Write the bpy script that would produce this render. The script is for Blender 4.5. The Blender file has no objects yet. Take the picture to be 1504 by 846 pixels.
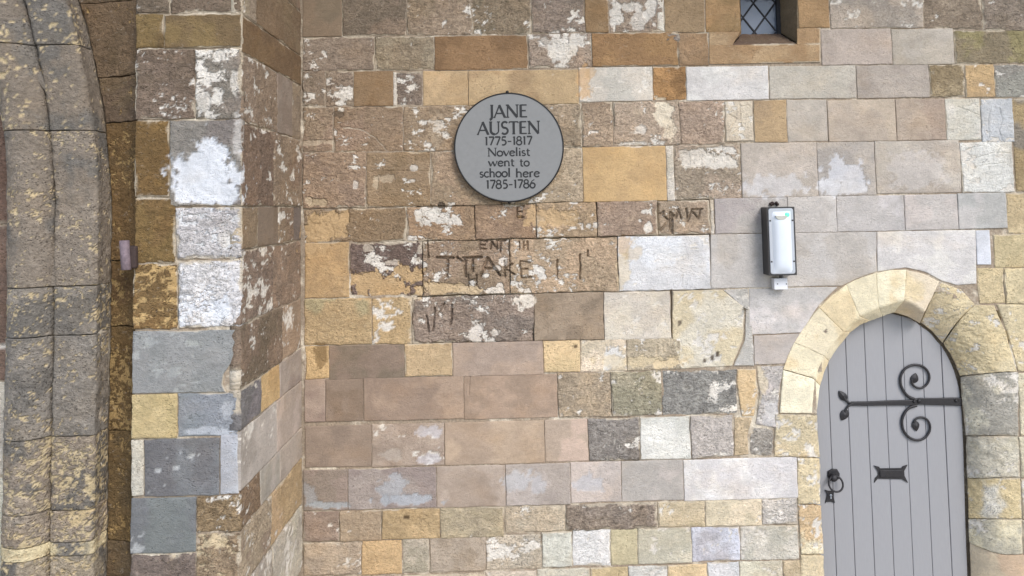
import bpy, math, random
import numpy as np
from math import sin, cos, radians, pi, sqrt

# ------------------------------------------------------------------ camera
W, H = 1504, 846                       # photograph size the pixel notes below refer to
F, PX, PY = 1100.0, 774.0, 238.0       # focal length and principal point in those pixels
CAM = np.array([0.0, -4.4, 2.65])
YAW, PITCH, ROLL = radians(1.26), radians(3.3), radians(1.1)
FW = np.array([sin(YAW)*cos(PITCH), cos(YAW)*cos(PITCH), sin(PITCH)])
_r = np.cross(FW, [0, 0, 1]); _r /= np.linalg.norm(_r); _u = np.cross(_r, FW)
RT = _r*cos(ROLL) - _u*sin(ROLL); UP = _r*sin(ROLL) + _u*cos(ROLL)

scene = bpy.context.scene
cd = bpy.data.cameras.new('camera'); cam = bpy.data.objects.new('camera', cd)
scene.collection.objects.link(cam)
import mathutils
M3 = mathutils.Matrix(((RT[0], UP[0], -FW[0]), (RT[1], UP[1], -FW[1]), (RT[2], UP[2], -FW[2])))
cam.matrix_world = mathutils.Matrix.Translation(CAM) @ M3.to_4x4()
cd.sensor_fit = 'HORIZONTAL'; cd.sensor_width = 36.0
cd.lens = F/W*36.0
cd.shift_x = (W/2 - PX)/W; cd.shift_y = -(H/2 - PY)/W
cd.clip_start = 0.05; cd.clip_end = 2000
scene.camera = cam

# ------------------------------------------------------------------ sky, sun, exposure
SUN_EL, SUN_AZ = radians(40), radians(31)      # azimuth: 0 = straight behind the camera, negative = from the left
world = bpy.data.worlds.new('World'); scene.world = world; world.use_nodes = True
wn = world.node_tree; bg = wn.nodes['Background']
sky = wn.nodes.new('ShaderNodeTexSky'); sky.sky_type = 'NISHITA'; sky.sun_disc = False
sky.sun_elevation = SUN_EL
sd = np.array([sin(SUN_AZ)*cos(SUN_EL), -cos(SUN_AZ)*cos(SUN_EL), sin(SUN_EL)])   # towards the sun
sky.sun_rotation = math.atan2(sd[0], sd[1])
sky.air_density = 1.0; sky.dust_density = 1.0; sky.ozone_density = 1.0
wn.links.new(sky.outputs[0], bg.inputs[0]); bg.inputs[1].default_value = 0.13
sl = bpy.data.lights.new('sun', 'SUN'); sl.energy = 1.4; sl.angle = radians(24); sl.color = (1.0, 0.965, 0.925)
so = bpy.data.objects.new('sun', sl); scene.collection.objects.link(so)
so.rotation_euler = mathutils.Vector(sd).to_track_quat('Z', 'Y').to_euler()
so.location = (0, -6, 8)
scene.view_settings.view_transform = 'Standard'; scene.view_settings.look = 'None'
scene.view_settings.exposure = 0.84; scene.view_settings.gamma = 1.0
scene.view_settings.use_curve_mapping = False

rng = np.random.default_rng(7); random.seed(7)
COL = scene.collection

# ------------------------------------------------------------------ helpers
def ray(px, py):
    return FW + RT*((px-PX)/F) - UP*((py-PY)/F)
def on_y(px, py, Y):
    d = ray(px, py); return CAM + d*((Y-CAM[1])/d[1])
def on_x(px, py, X):
    d = ray(px, py); return CAM + d*((X-CAM[0])/d[0])
def project(P):
    d = P - CAM; z = d @ FW
    return np.stack([PX + F*(d @ RT)/z, PY - F*(d @ UP)/z], -1)
def desat(c):
    c = np.asarray(c, float); l = c @ np.array([.3, .59, .11]); k = 1 - 0.17*min(1, max(0, (c.max()-c.min()-30)/45)); q = l + (c-l)*k; return q*np.array([1, 1-.012*min(1, max(0, (c.max()-c.min()-55)/25)), 1])
def lin(c):
    c = np.asarray(c, float)/255.0
    return np.where(c <= 0.04045, c/12.92, ((c+0.055)/1.055)**2.4)
def _hash(i, j, k):
    h = (i*374761393 + j*668265263 + k*2147483647) & 0xffffffff
    h = ((h ^ (h >> 13))*1274126177) & 0xffffffff
    return ((h ^ (h >> 16)) & 0xffff)/65535.0
def vnoise(p):
    p = np.asarray(p, float); i = np.floor(p).astype(np.int64); f = p - i; u = f*f*(3-2*f)
    x, y, z = i[..., 0], i[..., 1], i[..., 2]; a, b, c = u[..., 0], u[..., 1], u[..., 2]
    def L(q, r, t): return q + (r-q)*t
    return L(L(L(_hash(x, y, z), _hash(x+1, y, z), a), L(_hash(x, y+1, z), _hash(x+1, y+1, z), a), b),
             L(L(_hash(x, y, z+1), _hash(x+1, y, z+1), a), L(_hash(x, y+1, z+1), _hash(x+1, y+1, z+1), a), b), c)
def fbm(p, sc, octv=4, gain=0.55, off=0.0):
    p = np.asarray(p, float)*sc + off; s = 0; a = 1; t = 0
    for _ in range(octv):
        s = s + a*vnoise(p); t += a; a *= gain; p = p*2.03 + 17.3
    return s/t
def sstep(a, b, x):
    t = np.clip((x-a)/(b-a), 0, 1); return t*t*(3-2*t)

def link(name, mesh, parent=None, mat=None):
    o = bpy.data.objects.new(name, mesh); COL.objects.link(o)
    if parent is not None: o.parent = parent
    if mat is not None and mesh is not None: mesh.materials.append(mat)
    return o
def thing(name, label, cat, loc=(0, 0, 0), group=None):
    o = bpy.data.objects.new(name, None); COL.objects.link(o); o.location = loc
    o.empty_display_size = 0.1; o['label'] = label; o['category'] = cat
    if group: o['group'] = group
    return o
class MB:
    """collects shapes given in world coordinates; build() links them as one mesh object"""
    def __init__(s): s.v = []; s.f = []
    def add(s, vs, fs):
        b = len(s.v); s.v += [tuple(map(float, v)) for v in vs]; s.f += [tuple(b+i for i in f) for f in fs]
    def box(s, lo, hi):
        x0, y0, z0 = lo; x1, y1, z1 = hi
        s.add([(x0,y0,z0),(x1,y0,z0),(x1,y1,z0),(x0,y1,z0),(x0,y0,z1),(x1,y0,z1),(x1,y1,z1),(x0,y1,z1)],
              [(0,3,2,1),(4,5,6,7),(0,1,5,4),(1,2,6,5),(2,3,7,6),(3,0,4,7)])
    def prism(s, pts, y0, y1, inset=0.0):
        """outline in X,Z (counter-clockwise seen from the camera side), extruded from y0 (front) to y1 (back)"""
        pts = np.asarray(pts, float); n = len(pts); c = pts.mean(0)
        if inset > 0:
            d = pts - c; L = np.linalg.norm(d, axis=1, keepdims=True); q = c + d*(1 - inset/np.maximum(L, 1e-6))
            rings = [[(x, y1, z) for x, z in pts], [(x, y0+inset, z) for x, z in pts], [(x, y0, z) for x, z in q]]
        else:
            rings = [[(x, y1, z) for x, z in pts], [(x, y0, z) for x, z in pts]]
        b = [v for r in rings for v in r]; fs = []
        for k in range(len(rings)-1):
            for i in range(n):
                j = (i+1) % n; fs.append((k*n+i, k*n+j, (k+1)*n+j, (k+1)*n+i))
        m = (len(rings)-1)*n
        fs.append(tuple(m+i for i in range(n))); fs.append(tuple(reversed(range(n))))
        s.add(b, fs)
    def tube(s, pts, rad, seg=8, sy=1.0):
        pts = [np.asarray(p, float) for p in pts]; n = len(pts)
        rad = [rad]*n if np.isscalar(rad) else rad
        vs = []
        for i, p in enumerate(pts):
            t = pts[min(i+1, n-1)] - pts[max(i-1, 0)]; t /= np.linalg.norm(t)
            ref = np.array([0, 1, 0]) if abs(t[1]) < 0.9 else np.array([0, 0, 1])
            a = np.cross(t, ref); a /= np.linalg.norm(a); b = np.cross(a, t)
            for k in range(seg):
                w = 2*pi*k/seg; vs.append(p + (a*cos(w) + b*sin(w)*sy)*rad[i])
        fs = [(i*seg+k, i*seg+(k+1) % seg, (i+1)*seg+(k+1) % seg, (i+1)*seg+k) for i in range(n-1) for k in range(seg)]
        fs += [tuple(reversed(range(seg))), tuple((n-1)*seg+k for k in range(seg))]
        s.add(vs, fs)
    def build(s, name, mat, parent=None, smooth=False):
        v = np.array(s.v); c = v.mean(0)
        if parent is not None: c0 = np.array(parent_world(parent))
        else: c0 = np.zeros(3)
        me = bpy.data.meshes.new(name); me.from_pydata([tuple(p) for p in (v - c)], [], s.f); me.update()
        import bmesh
        bm = bmesh.new(); bm.from_mesh(me); bmesh.ops.recalc_face_normals(bm, faces=bm.faces); bm.to_mesh(me); bm.free()
        if smooth:
            me.polygons.foreach_set('use_smooth', [True]*len(me.polygons))
        o = link(name, me, parent, mat); o.location = c - c0; o['_w'] = [float(x) for x in c]
        return o
def parent_world(p):
    x = mathutils.Vector((0, 0, 0)); q = p
    while q is not None: x += q.location; q = q.parent
    return x

# ------------------------------------------------------------------ materials
def newmat(name):
    m = bpy.data.materials.new(name); m.use_nodes = True; nt = m.node_tree
    return m, nt, nt.nodes['Principled BSDF']
def nd(nt, typ, **kw):
    n = nt.nodes.new(typ)
    for k, v in kw.items(): setattr(n, k, v)
    return n
def mathn(nt, op, a, b=None, c=None, clamp=False):
    n = nd(nt, 'ShaderNodeMath', operation=op); n.use_clamp = clamp
    for i, x in enumerate((a, b, c)):
        if x is None: continue
        if isinstance(x, (int, float)): n.inputs[i].default_value = x
        else: nt.links.new(x, n.inputs[i])
    return n.outputs[0]
def vscale(nt, vec, s):
    n = nd(nt, 'ShaderNodeVectorMath', operation='MULTIPLY')
    nt.links.new(vec, n.inputs[0]); n.inputs[1].default_value = s
    return n.outputs[0]
def noise(nt, vec, sc, det=4, rough=0.55, dist=0.0):
    n = nd(nt, 'ShaderNodeTexNoise'); n.inputs['Scale'].default_value = sc; n.inputs['Detail'].default_value = det
    n.inputs['Roughness'].default_value = rough; n.inputs['Distortion'].default_value = dist
    nt.links.new(vec, n.inputs['Vector']); return n.outputs[0]
def maprange(nt, v, a, b, c=0.0, d=1.0):
    n = nd(nt, 'ShaderNodeMapRange'); n.inputs[1].default_value = a; n.inputs[2].default_value = b
    n.inputs[3].default_value = c; n.inputs[4].default_value = d; nt.links.new(v, n.inputs[0]); return n.outputs[0]
def mixc(nt, fac, a, b, mode='MIX'):
    n = nd(nt, 'ShaderNodeMix', data_type='RGBA', blend_type=mode)
    for s, x in ((n.inputs[0], fac), (n.inputs[6], a), (n.inputs[7], b)):
        if isinstance(x, (int, float)): s.default_value = x
        elif isinstance(x, (tuple, list)): s.default_value = (*x[:3], 1)
        else: nt.links.new(x, s)
    return n.outputs[2]

def stone_material():
    m, nt, bs = newmat('weathered_stone'); L = nt.links
    geo = nd(nt, 'ShaderNodeNewGeometry'); info = nd(nt, 'ShaderNodeObjectInfo')
    off = mathn(nt, 'MULTIPLY', info.outputs['Random'], 53.0)
    add = nd(nt, 'ShaderNodeVectorMath', operation='ADD'); L.new(geo.outputs['Position'], add.inputs[0]); L.new(off, add.inputs[1])
    p = vscale(nt, add.outputs[0], (1, 1, 1.5))
    at = nd(nt, 'ShaderNodeAttribute'); at.attribute_name = 'tone'
    ar = nd(nt, 'ShaderNodeAttribute'); ar.attribute_name = 'wear'
    rg = ar.outputs['Fac']
    n1 = noise(nt, p, 7, 5, 0.6); n2 = noise(nt, p, 60, 6, 0.68); n3 = noise(nt, p, 210, 3, 0.6); n4 = noise(nt, p, 34, 5, 0.7, 0.6)
    # value variation: broad mottling, speckle that grows with wear, fine grit
    f1 = maprange(nt, n1, 0.3, 0.7, 0.86, 1.13)
    rg2 = mathn(nt, 'MULTIPLY', rg, rg)
    amp = mathn(nt, 'MULTIPLY_ADD', rg2, 1.9, 0.42)
    f2 = mathn(nt, 'MULTIPLY_ADD', mathn(nt, 'SUBTRACT', n2, 0.5), amp, 1.0)
    n5 = noise(nt, p, 19, 9, 0.72, 0.9)
    f5 = mathn(nt, 'MULTIPLY_ADD', mathn(nt, 'SUBTRACT', n5, 0.5), mathn(nt, 'MULTIPLY_ADD', rg2, 2.1, 0.30), 1.0)
    f2 = mathn(nt, 'MULTIPLY', f2, f5)
    gw = noise(nt, geo.outputs['Position'], 1.6, 5, 0.6)
    f2 = mathn(nt, 'MULTIPLY', f2, maprange(nt, gw, 0.3, 0.7, 0.91, 1.09))
    f3 = mathn(nt, 'MULTIPLY_ADD', mathn(nt, 'SUBTRACT', n3, 0.5), mathn(nt, 'MULTIPLY_ADD', rg2, 0.8, 0.22), 1.0)
    f = mathn(nt, 'MULTIPLY', mathn(nt, 'MULTIPLY', f1, f2), f3)
    f = mathn(nt, 'MAXIMUM', f, 0.3); f = mathn(nt, 'MINIMUM', f, 1.5)
    comb = nd(nt, 'ShaderNodeCombineColor'); [L.new(f, comb.inputs[i]) for i in range(3)]
    c = mixc(nt, 1.0, at.outputs['Color'], comb.outputs[0], 'MULTIPLY')
    # hue drift: warm iron staining and cool grey lichen film
    hs = noise(nt, p, 3.1, 4, 0.6)
    c = mixc(nt, mathn(nt, 'MULTIPLY', maprange(nt, hs, 0.52, 0.72), 0.30), c, mixc(nt, 1.0, c, (1.12, 0.96, 0.74), 'MULTIPLY'))
    c = mixc(nt, mathn(nt, 'MULTIPLY', maprange(nt, hs, 0.48, 0.30), 0.30), c, mixc(nt, 1.0, c, (0.965, 0.99, 1.03), 'MULTIPLY'))
    # pale flecks and dark pores on worn stone
    fl = mathn(nt, 'MULTIPLY', maprange(nt, n4, 0.60, 0.68), mathn(nt, 'MULTIPLY', rg, 0.65), clamp=True)
    c = mixc(nt, fl, c, mixc(nt, 0.55, c, (0.60, 0.53, 0.44)))
    vo = nd(nt, 'ShaderNodeTexVoronoi'); vo.inputs['Scale'].default_value = 75; vo.inputs['Randomness'].default_value = 1.0; L.new(p, vo.inputs['Vector'])
    pore = mathn(nt, 'MULTIPLY', maprange(nt, vo.outputs['Distance'], 0.30, 0.14), mathn(nt, 'MULTIPLY', maprange(nt, n1, 0.40, 0.58), rg), clamp=True)
    c = mixc(nt, mathn(nt, 'MULTIPLY', pore, 0.75), c, mixc(nt, 1.0, c, (0.33, 0.29, 0.26), 'MULTIPLY'))
    L.new(c, bs.inputs['Base Color'])
    bs.inputs['Roughness'].default_value = 0.92
    bs.inputs['Specular IOR Level'].default_value = 0.25
    hgt = mathn(nt, 'ADD', mathn(nt, 'MULTIPLY', mathn(nt, 'MULTIPLY_ADD', n5, 1.6, n2), mathn(nt, 'MULTIPLY', rg, 0.75)), mathn(nt, 'MULTIPLY', n3, 0.16))
    hgt = mathn(nt, 'SUBTRACT', hgt, mathn(nt, 'MULTIPLY', pore, 0.6))
    bp = nd(nt, 'ShaderNodeBump'); bp.inputs['Distance'].default_value = 0.024; bp.inputs['Strength'].default_value = 1.0
    L.new(hgt, bp.inputs['Height']); L.new(bp.outputs[0], bs.inputs['Normal'])
    return m
def simple(name, col, rough=0.6, var=0.15, sc=30, metal=0.0, bump=0.0, spec=0.5, stretch=(1, 1, 1), bdist=0.004):
    m, nt, bs = newmat(name); geo = nd(nt, 'ShaderNodeNewGeometry')
    p = vscale(nt, geo.outputs['Position'], stretch)
    n1 = noise(nt, p, sc, 6, 0.65); n2 = noise(nt, p, sc*0.13, 3)
    a = lin(col)
    lo = tuple(a*(1-var)); hi = tuple(np.minimum(a*(1+var), 1))
    c = mixc(nt, maprange(nt, n1, 0.3, 0.7), lo, hi)
    c = mixc(nt, maprange(nt, n2, 0.35, 0.65, 0, 0.6), c, tuple(a))
    nt.links.new(c, bs.inputs['Base Color']); bs.inputs['Roughness'].default_value = rough
    bs.inputs['Metallic'].default_value = metal; bs.inputs['Specular IOR Level'].default_value = spec
    if bump:
        bp = nd(nt, 'ShaderNodeBump'); bp.inputs['Distance'].default_value = bdist; bp.inputs['Strength'].default_value = bump
        nt.links.new(n1, bp.inputs['Height']); nt.links.new(bp.outputs[0], bs.inputs['Normal'])
    return m
def mortar_material():
    m, nt, bs = newmat('lime_mortar'); geo = nd(nt, 'ShaderNodeNewGeometry'); p = geo.outputs['Position']
    n1 = noise(nt, p, 4.0, 6, 0.7); n2 = noise(nt, p, 90, 4, 0.6)
    c = mixc(nt, maprange(nt, n1, 0.50, 0.62), tuple(lin((156, 140, 121))), tuple(lin((212, 200, 180))))
    f = maprange(nt, n2, 0.25, 0.75, 0.65, 1.25)
    comb = nd(nt, 'ShaderNodeCombineColor'); [nt.links.new(f, comb.inputs[i]) for i in range(3)]
    nt.links.new(mixc(nt, 1.0, c, comb.outputs[0], 'MULTIPLY'), bs.inputs['Base Color'])
    bs.inputs['Roughness'].default_value = 0.95
    bp = nd(nt, 'ShaderNodeBump'); bp.inputs['Distance'].default_value = 0.006; nt.links.new(n2, bp.inputs['Height'])
    nt.links.new(bp.outputs[0], bs.inputs['Normal'])
    return m
STONE = stone_material(); MORTAR = mortar_material()
IRON = simple('black_painted_iron', (44, 42, 44), 0.5, 0.35, 90, 0.2, 0.5)
DOORP = simple('grey_door_paint', (150, 149, 151), 0.5, 0.05, 25, 0, 0.12, 0.4, (6, 6, 0.6), 0.002)
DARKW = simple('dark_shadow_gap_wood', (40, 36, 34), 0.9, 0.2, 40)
SLATE = simple('grey_plaque_face', (128, 128, 127), 0.55, 0.07, 45, 0, 0.05, 0.4)
INK = simple('dark_letter_enamel', (22, 21, 22), 0.5, 0.2, 90)
LEAD = simple('lead_came', (38, 38, 42), 0.6, 0.2, 80, 0.3)
BODY = simple('dark_lamp_casing', (52, 50, 50), 0.5, 0.2, 60)
DIFF = simple('white_lamp_diffuser', (214, 219, 226), 0.25, 0.04, 12)
DIFF2 = simple('pale_grey_lamp_rim', (176, 180, 186), 0.35, 0.05, 20)
PLAST = simple('white_plastic', (222, 222, 226), 0.4, 0.03, 20)
RUST = simple('purple_grey_rusted_iron', (120, 105, 110), 0.75, 0.4, 70, 0.0, 0.8)
RUSTD = simple('dark_rusted_iron', (62, 48, 44), 0.85, 0.4, 70, 0.0, 0.8)
PAVE = simple('ground_paving', (182, 176, 166), 0.9, 0.2, 6, 0, 0.4)
VAULT = simple('shade_slab_plaster', (150, 135, 115), 0.95, 0.2, 5, 0, 0.4)
def glass_mat():
    m, nt, bs = newmat('old_window_glass'); geo = nd(nt, 'ShaderNodeNewGeometry')
    info = nd(nt, 'ShaderNodeObjectInfo')
    c = mixc(nt, info.outputs['Random'], tuple(lin((72, 82, 98))), tuple(lin((118, 124, 136))))
    nt.links.new(c, bs.inputs['Base Color']); bs.inputs['Roughness'].default_value = 0.12
    n = noise(nt, geo.outputs['Position'], 18, 2)
    bp = nd(nt, 'ShaderNodeBump'); bp.inputs['Distance'].default_value = 0.01; bp.inputs['Strength'].default_value = 0.3
    nt.links.new(n, bp.inputs['Height']); nt.links.new(bp.outputs[0], bs.inputs['Normal'])
    return m
GLASS = glass_mat()
def led_mat():
    m, nt, bs = newmat('green_led'); bs.inputs['Base Color'].default_value = (0.1, 0.6, 0.3, 1)
    bs.inputs['Emission Color'].default_value = (0.12, 0.9, 0.45, 1); bs.inputs['Emission Strength'].default_value = 0.5
    return m
LED = led_mat()

# ------------------------------------------------------------------ carved strokes, stains and holes painted dark (pixel notes on the wall)
def zs(ox, oy, k, *lines): return [[(ox+x/k, oy+y/k) for x, y in l] for l in lines]
CARVE = []                                             # (polyline in px, half width m, depth m)
big = zs(610, 345, 7.916, [(245,260),(445,262)], [(372,262),(370,490)], [(485,258),(570,330)], [(575,290),(582,480)],
         [(560,265),(765,258)], [(660,270),(660,420)], [(835,265),(755,470)], [(835,265),(985,472)], [(795,390),(905,390)])
mid = zs(610, 345, 7.916, [(1035,300),(1042,480)], [(1125,340),(1050,400),(1150,470)], [(1215,310),(1230,505)], [(1215,310),(1340,315)],
         [(1220,405),(1300,400)], [(1230,505),(1345,495)], [(610,460),(615,585)], [(705,460),(705,580)], [(615,525),(705,520)],
         [(745,70),(745,168)], [(745,70),(820,75)], [(745,118),(800,118)], [(745,165),(815,160)], [(875,160),(880,75),(945,160),(945,80)],
         [(940,72),(1050,72)], [(985,75),(985,185)], [(1110,55),(1088,100),(1100,250)], [(1262,80),(1262,165)], [(1306,80),(1308,165)],
         [(1262,122),(1306,122)], [(1210,80),(1215,165)], [(150,80),(145,270)])
mid += zs(700, 280, 4.977, [(297,113),(300,196)], [(297,113),(345,111)], [(300,153),(332,151)], [(300,196),(346,191)])
mid += zs(940, 290, 12.53, [(335,130),(340,620)], [(380,290),(440,240),(440,330),(540,440),(365,615)], [(570,640),(545,420),(562,265),(655,370),(715,220),(757,385)],
          [(860,205),(876,440),(955,240),(1085,395),(1118,225)], [(960,215),(1150,215)])
mid += zs(430, 420, 4.977, [(1110,125),(1060,215)], [(1165,135),(1150,290)], [(980,220),(1000,340)], [(1040,160),(1030,330)])
mid += zs(430, 140, 4.977, [(370,237),(450,242),(520,258),(600,312),(690,405)])
mid += zs(700, 420, 4.977, [(1318,430),(1318,515)], [(1360,440),(1362,490)])
mid += zs(700, 280, 4.977, [(585,510),(588,640)], [(755,470),(755,650)], [(815,440),(815,480)], [(1430,165),(1430,310)])
CARVE += [(l, 0.0105, 0.028) for l in big] + [(l, 0.0072, 0.021) for l in mid]
CARVE += [([(539, 252), (585, 250), (631, 251)], 0.003, 0.006)]
crk = zs(1204, 140, 4.977, [(1250,90),(1230,180),(1240,300)], [(1310,90),(1335,180),(1310,250),(1335,330)], [(1010,85),(1110,120),(1165,142)],
         [(1060,405),(1130,380),(1195,370)], [(1090,475),(1290,415),(1385,420)], [(1130,530),(1240,505),(1380,490)])
crk += zs(970, 140, 4.977, [(575,40),(590,230),(525,280)], [(500,140),(555,170),(510,250)], [(580,80),(640,70),(670,100)])
crk += [[(1399, 472), (1405, 466), (1411, 464)], [(690, 553), (688, 580)]]
CARVE += [(l, 0.0042, 0.0065) for l in crk]
CSEG = []
for l, w, d in CARVE:
    for a, b in zip(l[:-1], l[1:]):
        A = on_y(*a, 0)[[0, 2]]; B = on_y(*b, 0)[[0, 2]]; CSEG.append((A, B, w, d))
WHITE = (226, 218, 206); LIME = (232, 233, 236); TAN = (196, 163, 113); ORANGE = (214, 168, 96)
PATCH = [  # cx, cy, rx, ry, colour, strength
 (630,311,15,7,WHITE,.9),(614,316,5,8,WHITE,.9),(655,318,8,6,WHITE,.9),(668,324,12,8,WHITE,.9),(620,328,4,5,WHITE,.7),
 (541,363,7,6,(200,186,168),.8),(573,386,11,5,(200,186,170),.8),(617,367,4,6,(205,190,170),.8),(615,381,4,4,(215,200,180),.8),
 (948,311,9,6,WHITE,.9),(953,333,6,10,WHITE,.9),(940,324,3,4,WHITE,.9),(864,331,4,4,WHITE,.9),(874,331,4,4,WHITE,.9),
 (770,441,14,13,(224,212,196),1),(699,488,12,13,(222,212,200),1),(727,488,9,8,(215,204,190),.9),(705,480,6,6,(222,212,200),.8),(737,383,8,6,(228,218,206),.9),(726,428,14,5,(225,214,200),.9),(735,420,5,5,(225,214,200),.9),
 (730,392,5,6,(222,210,196),.8),(1024,232,20,13,(220,210,196),.9),(1057,238,21,13,(222,213,200),.95),(1005,228,7,10,(214,203,188),.7),
 (480,330,30,18,TAN,.95),(465,350,22,22,TAN,.95),(500,322,12,8,TAN,.5),
 (560,418,60,20,TAN,.97),(600,406,22,16,TAN,.95),(535,405,12,8,TAN,.5),
 (655,424,38,9,(206,178,132),.95),(690,426,18,7,(212,186,145),.9),
 (800,318,28,18,(204,170,120),.85),(835,318,20,14,(198,166,118),.8),
 (917,362,9,14,ORANGE,.55),(915,395,9,22,(226,204,162),.6),(930,372,12,10,(222,196,150),.5),
 (857,120,9,22,(214,170,112),.7),(868,108,7,8,(214,176,124),.6),
 (905,18,10,22,WHITE,.85),(940,30,12,14,WHITE,.6),(955,14,8,18,WHITE,.8),(925,8,18,8,WHITE,.7),
 (826,74,20,24,WHITE,.9),(845,58,15,9,WHITE,.8),(800,64,12,8,WHITE,.5),
 (975,165,14,18,(226,212,188),.9),(985,190,10,14,(222,205,178),.7),(940,190,10,8,WHITE,.7),(925,212,22,4,WHITE,.8),
 (466,297,13,6,(190,168,136),.9),(453,293,6,6,(196,174,144),.9),
 (452,210,16,4,(190,170,145),.8),(480,209,10,4,(190,170,145),.8),
 (523,271,4,6,WHITE,.6),(566,262,12,7,(192,172,146),.7),(608,247,5,4,WHITE,.7),(552,268,4,8,(196,176,148),.7),(605,266,6,3,WHITE,.6),
 (640,190,9,30,(180,160,135),.5),
 (892,530,6,18,(226,222,216),.8),(905,522,16,14,(228,224,218),.9),(940,530,60,9,(222,200,156),.6),(980,534,26,8,(224,200,156),.9),
 (1130,605,12,22,(205,200,196),.7),(1118,560,8,20,(226,206,166),.6),
 (760,706,22,14,(196,194,194),.7),(790,712,12,16,(198,196,198),.6),(862,712,22,14,(200,198,200),.7),(575,715,20,18,(182,184,188),.7),(600,735,40,7,(180,184,190),.8),(480,742,34,5,(176,182,186),.7),(455,728,9,16,(172,176,180),.5),
 (630,633,18,8,(206,202,206),.6),(575,668,14,8,(196,184,172),.7),(630,675,20,7,(204,200,204),.6),
 (1140,272,40,16,(214,209,206),.7),(1108,278,20,10,(214,209,206),.6),(1240,258,32,24,(216,214,216),.9),(1235,275,34,12,(216,213,212),.8),
 (1345,250,44,24,(208,200,193),.6),
 (305,262,48,40,LIME,1),(312,222,26,16,LIME,.95),(285,248,22,26,LIME,.9),(338,285,14,20,LIME,.9),(298,148,10,14,WHITE,.7),(322,82,8,6,WHITE,.8),(345,120,6,16,WHITE,.7),(349,205,7,40,(205,198,190),.7),
 (320,460,22,16,LIME,.9),(345,430,9,50,(214,208,204),.7),(330,350,10,10,WHITE,.5),(285,505,12,5,(172,172,165),.7),(255,545,10,9,(168,168,164),.9),
 (222,500,14,4,(175,175,172),.7),(305,632,28,6,(190,192,196),.8),(335,600,8,14,(190,190,192),.7),
 (986,430,3,8,(96,88,80),.9),(998,474,3,4,(110,98,84),.9),(1034,530,2.5,4,(80,66,52),.9),(1046,526,2.5,4,(80,66,52),.9),(1054,521,2.5,4,(80,66,52),.9),(597,760,2.2,2.2,(84,66,48),.9),(470,524,8,16,(140,112,70),.8),(845,509,5,3,(96,80,60),.9),(493,167,9,6,(104,92,80),.8),(648,303,5,4,(90,78,66),.9),(1212,487,2.5,3,(120,106,96),.9),  # dark spots: shade inside small holes painted on, plus a brown stain
 (265,650,6,30,(150,150,150),.3),(232,690,5,3,(190,190,188),.8),(258,686,5,3,(190,190,188),.8),
]

def add_attr(me, tone, wear):
    n = len(me.vertices)
    a = me.attributes.new('tone', 'FLOAT_COLOR', 'POINT')
    c = np.ones((n, 4), np.float32); c[:, :3] = tone; a.data.foreach_set('color', c.ravel())
    b = me.attributes.new('wear', 'FLOAT', 'POINT'); b.data.foreach_set('value', np.asarray(wear, np.float32))

ALB = 0.86            # albedo of a tone that the photograph shows as pure white
def polyat(pts, t):
    pts = np.asarray(pts, float); d = np.r_[0, np.cumsum(np.linalg.norm(np.diff(pts, axis=0), axis=1))]; d /= d[-1]
    return np.stack([np.interp(t, d, pts[:, k]) for k in range(pts.shape[1])], -1)
def grid_axis(L, res, e):
    n = max(3, int(math.ceil(L/res))); x = np.linspace(0, L, n+1)[1:-1]
    x = x[(x > e*1.6) & (x < L-e*1.6)]
    return np.r_[0, e*0.45, e, x, L-e, L-e*0.45, L]/L

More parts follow.
